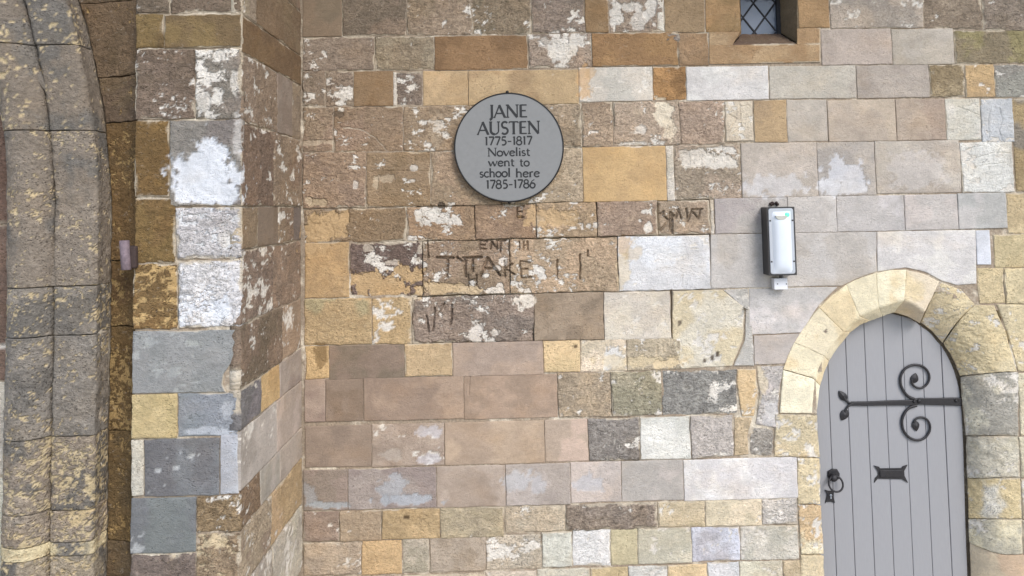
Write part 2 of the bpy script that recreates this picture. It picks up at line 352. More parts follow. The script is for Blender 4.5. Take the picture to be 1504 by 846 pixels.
def stone(parent, surf, col, wear=0.5, wf=0.0, name='stone', res=0.010, proud=0.0, wcol=WHITE, wsc=11, col2=None, c2f=0.45,
          edge=None, lump=None, gap=None, joint_noise=None, patches=True, drop=None, smear=True, grad=None, chip=1.0):
    """surf: function (S,T) -> points (n,3) on the undisplaced face, T upward, S to the right; sizes from its own edges"""
    u = np.linspace(0, 1, 9)
    def seglen(s, t):
        p = surf(s, t); return np.linalg.norm(np.diff(p, axis=0), axis=1).sum()
    Lw = max(0.02, 0.5*(seglen(u, u*0) + seglen(u, u*0+1))); Lh = max(0.02, 0.5*(seglen(u*0, u) + seglen(u*0+1, u)))
    e = edge if edge is not None else 0.002 + 0.008*wear
    e = min(e, 0.2*min(Lw, Lh))
    ctr = surf(np.array([0.5]), np.array([0.5]))[0]
    cpx = project(ctr[None])[0]
    rad = 0.5*math.hypot(Lw, Lh)
    carve = []
    if patches == True and abs(ctr[1]) < 0.05:
        for A, B, w, d in CSEG:
            m = (A+B)/2; 
            if abs(m[0]-ctr[0]) < Lw/2+np.linalg.norm(B-A)/2+.01 and abs(m[1]-ctr[2]) < Lh/2+np.linalg.norm(B-A)/2+.01: carve.append((A, B, w, d))
    if wear > 0.6 and res <= 0.010: res = 0.0065
    if carve: res = min(res, 0.0035)
    g = gap if gap is not None else 0.0013 + 0.0018*wear
    sa = g/Lw + grid_axis(Lw-2*g, res, e)*(1-2*g/Lw); ta = g/Lh + grid_axis(Lh-2*g, res, e)*(1-2*g/Lh)
    S, T = np.meshgrid(sa, ta); ns, nt_ = len(sa), len(ta)
    P = surf(S.ravel(), T.ravel())
    # normals
    h = 1e-3
    ds = surf(np.clip(S.ravel()+h, 0, 1), T.ravel()) - surf(np.clip(S.ravel()-h, 0, 1), T.ravel())
    dt = surf(S.ravel(), np.clip(T.ravel()+h, 0, 1)) - surf(S.ravel(), np.clip(T.ravel()-h, 0, 1))
    N = np.cross(ds, dt); N /= np.linalg.norm(N, axis=1, keepdims=True) + 1e-12
    ds /= np.linalg.norm(ds, axis=1, keepdims=True)+1e-12; dt /= np.linalg.norm(dt, axis=1, keepdims=True)+1e-12
    seed = float(rng.random()*100)
    # uneven outline
    ja = joint_noise if joint_noise is not None else 0.0018 + 0.011*wear
    w1 = fbm(P, 9, 3) - 0.5; w2 = fbm(P, 9, 3, off=31.7) - 0.5
    v1 = fbm(P, 34, 3, off=seed) - 0.5; v2 = fbm(P, 34, 3, off=seed+9) - 0.5
    Q = P + ds*(ja*1.5*w1 + ja*0.9*v1)[:, None] + dt*(ja*1.5*w2 + ja*0.9*v2)[:, None]
    dist = np.minimum(np.minimum((S.ravel()-sa[0])*Lw, (sa[-1]-S.ravel())*Lw), np.minimum((T.ravel()-ta[0])*Lh, (ta[-1]-T.ravel())*Lh))
    en = fbm(P, 14, 3, off=seed+3)
    sm = sstep(0.50, 0.58, fbm(P, 4.2, 3, off=3.3))*sstep(1.0, 0.6, dist/(0.001 + 0.020*wear*np.maximum(0, fbm(P, 19, 3, off=8.8)-0.30)*2)) if wear > 0.28 and smear else np.zeros(len(P))
    ew = e*(0.5 + 2.6*chip*(0.3+wear)*np.maximum(0, en-0.38)*2)
    lm = lump if lump is not None else 0.002 + (0.007 if carve else 0.014)*wear
    hh = proud + lm*(fbm(P, 7, 3, off=seed) - 0.5) + lm*0.9*(fbm(P*np.array([1,1,1.5]), 24, 4, .65, off=seed+5) - 0.5)
    if wear > 0.4 and not carve:
        pn = fbm(P*np.array([1, 1, 1.35]), 46, 3, .6, off=seed+11); pm_ = fbm(P, 8, 2, off=seed+13)
        hh = hh - 0.006*wear*sstep(0.60, 0.74, pn + 0.35*(pm_-0.5))
    hh = np.maximum(hh, -0.0042)
    hh = hh - (drop if drop is not None else 0.0010+0.0034*wear)*(1 - sstep(0, 1, dist/np.maximum(ew, 1e-4)))*(1-0.6*sm)
    deep = carve and gx0 < ctr[0] < gx1 and gz0 < ctr[2] < gz1
    for A, B, w, d in carve:
        if not deep: d = min(d, 0.0050)
        q = P[:, [0, 2]]; ab = B-A; t = np.clip(((q-A) @ ab)/(ab @ ab), 0, 1)
        dd = np.linalg.norm(q - (A + t[:, None]*ab), axis=1) + 0.0015*(fbm(P, 60, 2) - 0.5)
        hh = np.minimum(hh, proud - d*(1 - sstep(w*0.35, w, dd)) + 10*(dd > w*1.05))
    Q = Q + N*hh[:, None]
    # colour
    col = desat(col); c = np.tile(lin(col), (len(P), 1)).astype(float)
    own2 = col2 is None
    if own2: col2 = tuple(np.clip(np.asarray(col)*random.choice((0.93, 1.06)) + np.array([random.uniform(-3, 3), 0, random.uniform(-3, 3)]), 0, 255))
    c *= (1 + 0.05*(rng.random()-0.5)*2)
    if col2 is not None:
        m = sstep(1-c2f-0.12, 1-c2f+0.12, 0.5 + (fbm(P, 5.5, 4, off=seed+40) - 0.5)*2.2)[:, None]
        c = c*(1-m) + lin(col2 if own2 else desat(col2))*m
    wr = np.full(len(P), wear)
    ed = 0.5 + 0.9*(fbm(P, 30, 4, off=seed+60)-0.5)
    if wf > 0:
        q = 0.5 + (fbm(P*np.array([.8,.8,1.3]), wsc*1.6, 5, 0.72, off=seed+70) - 0.5)*2.4
        q = q + 0.9*(fbm(P, 4.5, 2, off=seed+77) - 0.5)
        if grad is not None: q = q + grad[0]*(S.ravel()-0.5) + grad[1]*(T.ravel()-0.5)
        m = sstep(1-wf-0.05, 1-wf+0.05, q); c = c*(1-m[:, None]) + lin(desat(wcol))*m[:, None]; wr = wr*(1-0.45*m)
    if patches:
        px = project(P)
        for cx, cy, rx, ry, pc, st in PATCH:
            if abs(cx-cpx[0]) > rad*330+rx or abs(cy-cpx[1]) > rad*330+ry: continue
            d = (np.abs((px[:, 0]-cx)/rx)**2.6 + np.abs((px[:, 1]-cy)/ry)**2.6)**(1/2.6) + 2.0*(fbm(P, 24, 4, .62, off=5.0)-0.5)
            m = sstep(1.08, 0.88, d)*st
            c = c*(1-m[:, None]) + lin(desat(pc))*m[:, None]; wr = wr*(1-0.6*m)
    c = c*(1-0.8*sm[:, None]) + lin((204,190,168))*0.8*sm[:, None]; wr = wr*(1-0.5*sm)
    c = np.clip(c*ALB*(1 + 0.42*wr[:, None]), 0.005, 0.9)
    # back skirt
    idx = np.arange(ns*nt_).reshape(nt_, ns)
    loop = np.r_[idx[0, :], idx[1:, -1], idx[-1, -2::-1], idx[-2:0:-1, 0]]
    back = P[loop] - N[loop]*0.05
    V = np.vstack([Q, back]) - ctr
    nb = ns*nt_; m = len(loop)
    q = np.stack([idx[:-1, :-1].ravel(), idx[:-1, 1:].ravel(), idx[1:, 1:].ravel(), idx[1:, :-1].ravel()], 1)
    k = np.arange(m); k2 = (k+1) % m
    sk = np.stack([loop[k2], loop[k], nb+k, nb+k2], 1)
    faces = np.vstack([q, sk]); nf = len(faces)
    me = bpy.data.meshes.new(name)
    me.vertices.add(len(V)); me.vertices.foreach_set('co', V.astype(np.float32).ravel())
    cap = (nb + k)[::-1]
    me.loops.add(nf*4 + m); me.loops.foreach_set('vertex_index', np.r_[faces.ravel(), cap].astype(np.int32))
    me.polygons.add(nf+1)
    me.polygons.foreach_set('loop_start', np.r_[np.arange(nf)*4, nf*4].astype(np.int32))
    me.polygons.foreach_set('use_smooth', np.r_[np.ones(nf, bool), False])
    me.update(calc_edges=True)
    add_attr(me, np.vstack([c, c[loop]]), np.r_[wr, wr[loop]])
    o = link(name, me, parent, STONE); o.location = ctr - np.array(parent_world(parent))
    return o

# surfaces --------------------------------------------------------------
def rect_surf(a0, b0, a1, b1, to3):
    return lambda s, t: to3(a0 + (a1-a0)*s, b0 + (b1-b0)*t)
def wall3(Y): return lambda a, b: np.stack([a, np.full_like(a, Y), b], -1)
def side3(X): return lambda a, b: np.stack([np.full_like(a, X), a, b], -1)
def px_rect(x0, y0, x1, y1, Y):
    xm, ym = (x0+x1)/2, (y0+y1)/2
    return on_y(x0, ym, Y)[0], on_y(xm, y1, Y)[2], on_y(x1, ym, Y)[0], on_y(xm, y0, Y)[2]
def coons(bot, top, left, right):
    """edges as point lists; bottom/top run left to right, left/right run bottom to top"""
    def f(s, t):
        s = np.asarray(s, float); t = np.asarray(t, float)
        B, Tp, Lf, R = polyat(bot, s), polyat(top, s), polyat(left, t), polyat(right, t)
        s_, t_ = s[:, None], t[:, None]
        c00, c10, c01, c11 = [np.asarray(p, float) for p in (bot[0], bot[-1], top[0], top[-1])]
        return (1-t_)*B + t_*Tp + (1-s_)*Lf + s_*R - ((1-s_)*(1-t_)*c00 + s_*(1-t_)*c10 + (1-s_)*t_*c01 + s_*t_*c11)
    return f
def px_coons(Y, bot, top, left, right):
    U = lambda l: [on_y(x, y, Y) for x, y in l]
    return coons(U(bot), U(top), U(left), U(right))

# ------------------------------------------------------------------ ground and unseen vault slab
def sheet(name, x0, y0, x1, y1, z, mat):
    me = bpy.data.meshes.new(name); me.from_pydata([(x0, y0, z), (x1, y0, z), (x1, y1, z), (x0, y1, z)], [], [(0, 1, 2, 3)])
    o = link(name, me, None, mat); o['kind'] = 'structure'; return o
sheet('ground', -300, -300, 300, 300, 0.0, PAVE)
vb = MB(); vb.box((-7, -2.3, 6.6), (7, 1.2, 7.1)); vo = vb.build('vault_shade_slab', VAULT); vo['kind'] = 'structure'  # unseen slab, height and front edge set to shade the upper wall

# ------------------------------------------------------------------ door opening geometry (pixels)
INNER = [(1211,900),(1211,846),(1206,740),(1204,680),(1199,630),(1200,600),(1203,572),(1211,545),(1228,512),(1253,484),(1282,469),(1312,459)]
RIGHT_IN = [(1312,459),(1341,467),(1369,487),(1390,512),(1404,540),(1413,572),(1418,620),(1420,700),(1424,846),(1426,900)]
DOOR_Y = 0.16

# ------------------------------------------------------------------ the back wall
P_DEPTH = None
wall = thing('stone_wall', 'patched ashlar wall of brown, buff and whitish stones around the door', 'wall', (0.6, 0.25, 0))
XC = float(on_y(443.5, 420, 0)[0])
core = MB()
WX0, WX1, WZ1 = XC-0.3, 3.75, 4.6
apexx0 = float(on_y(1312, 459, 0.05)[0])
def door_top(x):
    pts = [on_y(a, b, 0.05) for a, b in INNER[2:]] + [on_y(a, b, 0.12) for a, b in RIGHT_IN[1:7]]
    xs = [p[0] for p in pts]; zs_ = [p[2] for p in pts]
    if x > apexx0:
        rp = [on_y(a, b, 0.0) for a, b in ((1312,440),(1360,432),(1384,428),(1425,452),(1462,456),(1478,500),(1490,548),(1493,640),(1499,702),(1504,900))]
        if x > rp[-1][0]: return 0.0
        if x > rp[6][0]: return float(rp[6][2])
        return float(np.interp(x, [p[0] for p in rp[:7]], [p[2] for p in rp[:7]]))
    if x < min(xs)-0.09: return 0.0
    o = np.argsort(xs); return float(np.interp(x, np.array(xs)[o], np.array(zs_)[o])) + 0.10
wx0, wz0 = on_y(1074, 51, 0)[0], on_y(1115, 68, 0)[2]; wx1 = on_y(1173, 30, 0)[0]
xs = np.arange(WX0, WX1, 0.04)
gx0, gx1 = on_y(612, 400, 0)[0], on_y(1046, 400, 0)[0]; gz0, gz1 = on_y(800, 502, 0)[2], on_y(800, 296, 0)[2]      # deep carved stones sit in front of a deeper bed
xs = np.unique(np.r_[xs, wx0, wx1, gx0, gx1])
for a, b in zip(xs[:-1], xs[1:]):
    zb = max(door_top(a), door_top(b)); m = (a+b)/2
    if zb > 0 and m > apexx0: core.box((a, 0.19, 0.0), (b, 0.45, zb))
    if wx0 < m < wx1: core.box((a, 0.0065, zb), (b, 0.45, wz0))
    elif gx0 < m < gx1:
        core.box((a, 0.0065, zb), (b, 0.45, gz0)); core.box((a, 0.034, gz0), (b, 0.45, gz1)); core.box((a, 0.0065, gz1), (b, 0.45, WZ1))
    else: core.box((a, 0.0065, zb), (b, 0.45, WZ1))
core.build('mortar', MORTAR, wall)

def ws(x0, y0, x1, y1, col, wear=0.5, wf=0.0, **kw):
    a0, b0, a1, b1 = px_rect(x0, y0, x1, y1, 0.0)
    if 'proud' not in kw: kw['proud'] = float(rng.normal(0, 0.0012 + 0.0022*wear))
    return stone(wall, rect_surf(a0, b0, a1, b1, wall3(0.0)), col, wear, wf, **kw)
R_, M_, S_ = 0.85, 0.5, 0.12      # wear: rough, medium, smooth
ROWS = [  # tones hold stone colour and the uneven light on the wall together
 # row 0
 (444,-25,502,54,(131,116,97),S_,0),(502,-25,597,53,(140,122,104),.75,0),(597,-25,692,52,(150,132,110),.8,.12),(692,-25,780,51,(145,128,106),R_,.05),
 (780,-25,859,49,(150,134,120),R_,.05),(859,-25,893,48,(152,124,90),.3,0),(893,-25,975,48,(160,142,124),R_,.2),(975,-25,1035,48,(160,134,101),.35,0),
 (1219,-25,1356,42,(182,167,151),.5,.1),(1356,-25,1443,43,(146,130,112),.8,.05),(1443,-25,1530,45,(140,127,112),.8,.08),
 # row 1
 (444,54,551,104,(155,138,121),.65,.05),(551,53,638,104,(150,134,112),.75,.08),(638,52,775,103,(150,116,79),.35,0),(775,49,869,100,(158,141,125),R_,.2),
 (869,48,996,97,(154,118,77),.4,0),(996,48,1041,97,(164,134,101),.5,0),
 (1206,42,1310,95,(188,174,160),.25,0),(1310,42,1401,95,(190,179,164),.2,0),(1401,44,1530,94,(144,130,106),.65,0,dict(col2=(150,138,98),c2f=.45)),
 # row 2
 (444,104,478,156,(148,131,113),.7,.1),(478,104,519,156,(150,132,114),R_,.25),(519,104,578,156,(148,121,90),.25,0),(582,105,621,155,(136,121,108),R_,.08),
 (621,104,688,155,(194,164,120),.25,0),(688,103,850,154,(190,161,117),.25,.0),(850,98,959,149,(212,202,188),.25,.2),(959,97,1008,147,(150,112,68),.6,0,dict(col2=(176,132,80))),
 (1008,97,1129,147,(222,216,210),.2,0),(1130,96,1258,145,(193,182,169),.25,0),(1258,95,1365,144,(192,180,168),.25,0),(1365,94,1417,143,(157,139,110),.75,0),
 (1417,94,1461,144,(204,170,117),.45,.1),(1461,94,1530,144,(150,144,134),.7,.15),
 # row 3
 (444,157,490,223,(150,130,108),.75,.08),(490,156,592,223,(150,128,105),.7,.04),(592,155,720,222,(156,135,111),.75,.08),(720,153,855,217,(170,149,124),.8,.1),
 (855,149,901,216,(172,149,125),.8,.15),(901,149,999,214,(176,156,136),.8,.2),(999,148,1065,212,(172,150,131),.75,.12),(1065,148,1107,208,(216,201,178),.4,.3),
 (1107,147,1156,209,(190,160,117),.3,0),(1156,146,1216,208,(197,186,173),.2,0),(1216,146,1316,208,(193,178,162),.2,0),(1316,145,1389,206,(192,175,158),.25,0),
 (1389,144,1441,206,(224,218,208),.4,.2),(1441,144,1489,209,(213,214,214),.4,.2),(1489,144,1530,282,(176,152,110),.6,0,dict(col2=(140,130,116))),
 # row 4
 (444,223,538,306,(150,128,109),.8,.06),(538,223,632,304,(156,132,104),.6,.06),(632,222,735,302,(156,136,112),.75,.05),(735,217,856,298,(176,154,126),.75,.12),
 (856,215,979,296,(198,163,110),.2,0),(991,212,1089,293,(178,158,138),.8,.1),(1089,209,1201,290,(196,184,171),.2,0),(1201,208,1286,288,(201,190,178),.25,0),
 (1286,206,1411,284,(197,185,172),.25,0),(1411,208,1489,283,(219,216,208),.45,.25),
 # row 5
 (445,306,597,356,(154,131,104),.75,.05),(597,303,698,354,(156,131,105),.75,.08),(698,300,788,351,(168,139,111),.75,.06),(788,297,877,349,(176,150,119),.7,.06),
 (877,295,966,347,(176,153,130),.75,.08),(966,294,1044,345,(184,160,136),.7,.04),(1050,290,1157,343,(201,193,185),.2,0),(1157,288,1229,342,(205,197,189),.2,0),
 (1229,287,1329,340,(207,200,194),.2,0),(1329,285,1407,338,(204,196,189),.22,0),(1407,283,1479,336,(212,206,200),.15,0),(1479,283,1530,344,(202,179,136),.5,0),
 # row 6
 (447,356,513,438,(194,160,110),.35,0),(513,355,621,436,(122,106,98),.95,.1),(621,353,749,433,(150,130,108),.9,.08),(749,350,908,430,(178,154,126),.8,.06),
 (908,346,1044,427,(216,213,211),.3,.1),(1434,338,1455,389,(222,222,225),.1,0),(1460,344,1530,393,(208,190,148),.45,0),(1437,393,1476,446,(208,187,143),.5,0),(1476,393,1530,446,(208,190,150),.5,0),
 # row 7
 (447,438,546,507,(190,162,116),.6,0,dict(col2=(178,162,124))),(546,437,605,506,(188,160,114),.55,.1),(605,434,784,503,(150,133,119),.95,.12),(784,430,887,500,(148,131,112),.3,0,dict(col2=(168,148,126))),
 (887,428,986,499,(222,211,193),.3,.15),
 # row 8
 (448,508,483,557,(196,166,114),.5,0),(483,507,594,557,(151,132,116),S_,0),(594,504,665,553,(205,176,131),.35,0),(665,502,798,552,(172,153,138),S_,0),
 (798,500,852,547,(207,180,128),.4,.05),(852,499,921,546,(208,192,166),.6,.2),(921,497,1000,544,(188,172,146),.7,.15),
 # row 9
 (447,557,478,620,(170,150,134),.15,0),(478,557,534,619,(151,132,115),S_,0),(534,554,681,617,(176,152,131),S_,0),(681,551,819,615,(182,156,134),S_,0),
 (819,547,898,613,(166,148,125),.8,.1),(898,545,972,611,(164,154,132),.85,.15),(972,543,1084,610,(142,138,131),.95,.15),
 # row 10
 (448,625,546,686,(160,141,124),S_,0),(546,622,653,685,(178,160,144),.25,.08),(653,619,800,682,(180,158,137),S_,0),(800,616,864,678,(187,166,146),S_,0),
 (864,614,940,677,(142,134,126),.85,.12),(940,612,1014,675,(228,224,214),.35,0),(1014,610,1078,672,(190,180,171),.75,.15),
 # row 11
 (445,690,511,750,(148,134,121),.3,0),(511,687,641,748,(165,153,145),.3,0),(641,684,743,745,(178,160,144),S_,0),(743,681,838,742,(184,171,160),.2,0),
 (838,678,913,738,(188,176,167),.2,0),(913,676,1004,736,(198,187,178),.15,0),(1004,673,1172,734,(216,210,207),.25,0),
 # row 12
 (445,751,499,796,(152,131,117),.55,.05),(499,750,561,795,(178,156,130),.5,.05),(561,748,646,792,(200,170,121),.5,0),(646,745,740,790,(178,163,138),.6,.05),
 (740,742,831,783,(200,184,160),.75,.2),(831,739,966,779,(146,131,116),1.0,.15),(966,736,1036,775,(204,184,150),.5,.1),(1036,734,1119,773,(210,194,164),.45,.05),(1119,732,1172,771,(190,181,171),.75,.1),
 # row 13
 (445,796,531,845,(178,160,140),.6,.05),(531,794,590,844,(204,170,119),.45,0),(590,791,631,842,(186,174,156),.55,0),(631,789,714,840,(182,166,148),.4,0),
 (714,785,796,837,(204,188,166),.75,.2),(796,781,841,833,(192,186,170),.45,0),(841,778,897,832,(212,208,203),.6,.15),(897,777,937,830,(198,166,128),.35,0,dict(col2=(200,186,150))),
 (937,775,1016,828,(208,197,174),.35,.1),(1016,774,1087,825,(198,198,206),.45,.1),(1087,772,1174,823,(204,196,182),.55,.15),
 # row 14 and below the frame
 (445,845,590,900,(176,158,138),.55,.05),(590,843,714,898,(190,174,152),.55,.05),(714,839,790,895,(200,186,164),.6,.1),(790,835,867,892,(196,188,170),.45,.05),(867,833,923,891,(202,178,130),.4,0),
 (923,831,981,889,(194,188,178),.5,.1),(981,829,1040,888,(212,184,134),.45,0),(1040,826,1087,886,(200,198,196),.5,.1),(1087,824,1151,884,(210,202,180),.5,.1),(1151,823,1180,882,(206,184,150),.5,0),
]
for r in ROWS:
    kw = r[7] if len(r) > 7 else {}
    c = np.array(r[4], float)
    if r[5] < .3 and c.min() > 150 and r[0] > 1000 and r[1] < 400: c -= 9       # pale right-hand tones lowered, offsetting the strong light there
    if r[1] > 725 and r[0] > 730 and c.min() > 120: c += 9  # here and next line: stronger light at lower right put into the colour
    if 490 < r[1] < 725 and 795 < r[0] < 1100: c += 6
    ws(*r[:4], tuple(np.minimum(c, 244)), *r[5:7], **kw)
# stones trimmed to the door arch and odd shapes
def wc(bot, top, left, right, col, wear=.3, wf=0.0, Y=0.0, **kw):
    return stone(wall, px_coons(Y, bot, top, left, right), col, wear, wf, **kw)
wc([(1044,425),(1100,423),(1236,420),(1262,408),(1288,399)], [(1044,344),(1288,340)], [(1044,425),(1044,344)], [(1288,399),(1288,340)], (205,198,191), .2)
wc([(1289,399),(1330,393),(1358,399),(1384,413),(1405,419),(1435,417)], [(1288,340),(1433,337)], [(1289,399),(1288,340)], [(1435,417),(1433,337)], (213,207,202), .2)
wc([(1100,492),(1177,489)], [(1100,424),(1231,421)], [(1100,492),(1100,424)], [(1177,489),(1203,448),(1231,421)], (203,197,191), .2)
wc([(1108,536),(1155,534)], [(1107,493),(1176,490)], [(1108,536),(1107,493)], [(1155,534),(1162,512),(1176,490)], (190,180,172), .12)
wc([(1000,542),(1075,538)], [(987,427),(1060,425),(1094,452)], [(1000,542),(988,500),(987,427)], [(1075,538),(1092,500),(1094,452)], (221,204,170), .35, .08, col2=(222,212,192), c2f=.4)
wc([(1077,538),(1108,538)], [(1062,426),(1099,424)], [(1077,538),(1094,500),(1096,454),(1062,426)], [(1108,538),(1106,493),(1099,424)], (205,199,192), .3, .2)
wc([(1090,612),(1108,612)], [(1082,542),(1110,542)], [(1090,612),(1082,570),(1082,542)], [(1108,612),(1114,580),(1110,542)], (216,186,136), .45, .1)
wc([(1110,625),(1142,630)], [(1110,538),(1152,537)], [(1110,625),(1116,580),(1110,538)], [(1142,630),(1146,570),(1152,537)], (188,180,173), .6, .2)
wc([(1079,670),(1100,668)], [(1079,613),(1106,614)], [(1079,670),(1079,613)], [(1100,668),(1098,640),(1106,614)], (200,176,140), .6, .15)
wc([(1101,668),(1136,670)], [(1107,628),(1137,632)], [(1101,668),(1100,645),(1107,628)], [(1136,670),(1137,632)], (176,166,158), .9, .35)
# slivers of pointing
for q in ((964,-25,976,48),(577,105,583,155),(979,213,991,295),(1044,293,1050,344)):
    ws(*q, (214,204,190), .5, 0, proud=-0.002, res=0.008)
ws(977,49,999,62,(120,110,104),.9,0,proud=0.004)
# beyond the frame: a little more walling above and to the right
def filler(x0, x1, y0, y1, cols):
    x = x0
    while x < x1-20:
        w = min(random.uniform(70, 130), x1-x)
        if x1-x-w < 40: w = x1-x
        ws(x, y0, x+w, y1, random.choice(cols), random.choice((.3, .6, .8)), random.choice((0, .1)), res=0.02); x += w
greyb = [(140,122,104),(150,132,110),(145,128,106),(152,124,90)]; pale = [(192,178,162),(200,185,150),(170,156,130)]
filler(444, 1530, -80, -26, greyb)
for i, y in enumerate(range(45, 900, 57)):
    filler(1531, 1640, y, min(y+57, 900), pale)
filler(1531, 1640, -25, 45, greyb)

# ------------------------------------------------------------------ window in the wall
jamb = (174,136,88)
ws(1036,-25,1087,47,(172,136,90),.3,0)
ws(1172,-25,1218,41,(172,137,92),.25,0)
SK = dict(gap=0.0, joint_noise=0.0, edge=.001, drop=0.0, lump=.003, proud=.001, col2=(182,152,112), c2f=.3)
wc([(1042,94),(1205,91)], [(1042,66.5),(1205,64.5)], [(1042,94),(1042,66.5)], [(1205,91),(1205,64.5)], (173,139,97), .35, **SK)
wc([(1042,66.5),(1076,66)], [(1042,47),(1087,46.5)], [(1042,66.5),(1042,47)], [(1076,66),(1087,46.5)], (173,139,97), .35, **SK)
wc([(1171,65),(1205,64.5)], [(1171,42),(1205,41)], [(1171,65),(1171,42)], [(1205,64.5),(1205,41)], (173,139,97), .3, **SK)
WY = 0.20
def p3(x, y, Y): return on_y(x, y, Y)
def quad_stone(a, b, c, d, col, wear=.3, **kw):      # bottom-left, bottom-right, top-right, top-left
    return stone(wall, coons([a, b], [d, c], [a, d], [b, c]), col, wear, 0, patches=False, **kw)
bl, br = p3(1076,65,0.0), p3(1171,64,0.0); il, ir = p3(1089,50,WY), p3(1146,49,WY)
tl, tr = p3(1086,-25,0.0), p3(1171,-25,0.0); itl, itr = p3(1087,-25,WY), p3(1143,-25,WY)
quad_stone(bl, br, ir, il, (120,101,84), .5)                           # sloping sill
quad_stone(ir, br, tr, itr, (128,112,88), .25)                         # splayed right reveal
quad_stone(bl, il, itl, tl, (150,120,84), .25)
win = thing('leaded_window', 'small leaded window with diamond panes in ochre stone surround', 'window', tuple(p3(1114,50,WY)))
wa, wb = p3(1086,54,WY-0.008), p3(1150,-30,WY-0.008)
fr = MB()
X0, X1, Z0, Z1 = wa[0], p3(1136,40,WY)[0]+0.02, wa[2], wb[2]
# diamond panes, each its own piece
dw, dh = on_y(1132,30,WY)[0]-on_y(1100,30,WY)[0], on_y(1110,0,WY)[2]-on_y(1110,42,WY)[2]
cx0, cz0 = on_y(1107.5,25.5,WY)[0], on_y(1107.5,25.5,WY)[2]
def clip(poly, f):
    out = []
    for i in range(len(poly)):
        a, b = poly[i], poly[(i+1) % len(poly)]; fa, fb = f(a), f(b)
        if fa >= 0: out.append(a)
        if fa*fb < 0: t = fa/(fa-fb); out.append((a[0]+(b[0]-a[0])*t, a[1]+(b[1]-a[1])*t))
    return out
lead = MB()
for i in range(-4, 5):
    for j in range(-5, 6):
        if (i+j) % 2: continue
        cx, cz = cx0 + i*dw/2, cz0 + j*dh/2
        poly = [(cx-dw/2, cz), (cx, cz-dh/2), (cx+dw/2, cz), (cx, cz+dh/2)]
        for f in (lambda p: p[0]-X0, lambda p: X1-p[0], lambda p: p[1]-Z0, lambda p: Z1-p[1]):
            poly = clip(poly, f) if poly else poly
        if len(poly) < 3: continue
        m = MB(); tilt = random.uniform(-.002, .002)
        m.prism(poly, WY+0.004+tilt, WY+0.010+tilt); m.build('pane', GLASS, win)
        pp = poly
for i in range(-8, 9):
    for sgn in (1, -1):
        a = np.array([cx0 + (i+.5)*dw - 3*dw/2*2, WY, cz0 - 3*dh/2*2*sgn]); 
        # line through diamond edges
        x_at = lambda z: cx0 + (i+.5)*dw + sgn*(z-cz0)*dw/dh
        pts = []
        for z in np.linspace(Z0, Z1, 40):
            x = x_at(z)
            if X0 <= x <= X1: pts.append((x, WY + (0.001 if sgn > 0 else 0.003), z))
        if len(pts) >= 2: lead.tube([pts[0], pts[-1]], 0.0055, 6, 0.6)
lead.build('lead_lattice', LEAD, win)
fr.box((X1, WY-0.012, Z0), (X1+0.025, WY+0.02, Z1)); fr.box((X0-0.02, WY-0.01, Z0-0.02), (X1+0.025, WY+0.02, Z0-0.001))
fr.build('frame', LEAD, win)
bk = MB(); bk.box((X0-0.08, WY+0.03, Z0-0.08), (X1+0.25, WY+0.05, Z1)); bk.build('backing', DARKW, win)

# ------------------------------------------------------------------ stone surround of the door
sur = thing('door_surround', 'pointed stone arch and jambs framing the grey door', 'door surround', (float(on_y(1312,500,0)[0]), 0, 0))
def vou(outer, cham, inner, yin, col, wear=.3, wf=0.0, ycham=0.0, proud=0.004, **kw):
    """three matching polylines (px) from the bottom/left end to the top/right end"""
    O = [on_y(x, y, 0.0) for x, y in outer]; Cc = [on_y(x, y, ycham) for x, y in cham]; I = [on_y(x, y, yin) for x, y in inner]
    def f(s, t):
        o, c, i = polyat(O, t), polyat(Cc, t), polyat(I, t)
        k = np.asarray(s)[:, None]; kc = 0.72
        # rounded arris between face and chamfer
        p = np.where(k < kc, o + (c-o)*(k/kc), c + (i-c)*((k-kc)/(1-kc)))
        return p
    return stone(sur, f, col, wear, wf, name='voussoir' if kw.pop('v', 1) else 'jamb_stone', proud=proud, **kw)
CR = (240,226,192)  # surround tones raised, painting in the stronger light at lower right
yi = 0.055
# left jamb (T upward)
vou([(1174,900),(1176,815)], [(1199,900),(1199,815)], [(1211,900),(1210,815)], yi, (232,212,172), .55, .2, v=0, wcol=(226,214,186))
vou([(1177,814),(1172,742)], [(1198,814),(1196,742)], [(1209,814),(1206,742)], yi, (236,220,184), .6, .2, v=0, col2=(222,190,140))
vou([(1172,741),(1171,672)], [(1195,741),(1193,672)], [(1206,741),(1204,672)], yi, (230,210,168), .6, .2, v=0, col2=(200,184,150))
vou([(1137,671),(1138,608)], [(1190,671),(1190,608)], [(1204,671),(1199,608)], yi, (222,200,160), .6, .12, v=0, col2=(214,196,160))
vou([(1145,607),(1150,543)], [(1190,607),(1194,556)], [(1199,607),(1204,566)], yi, (240,228,198), .25, 0, v=0)
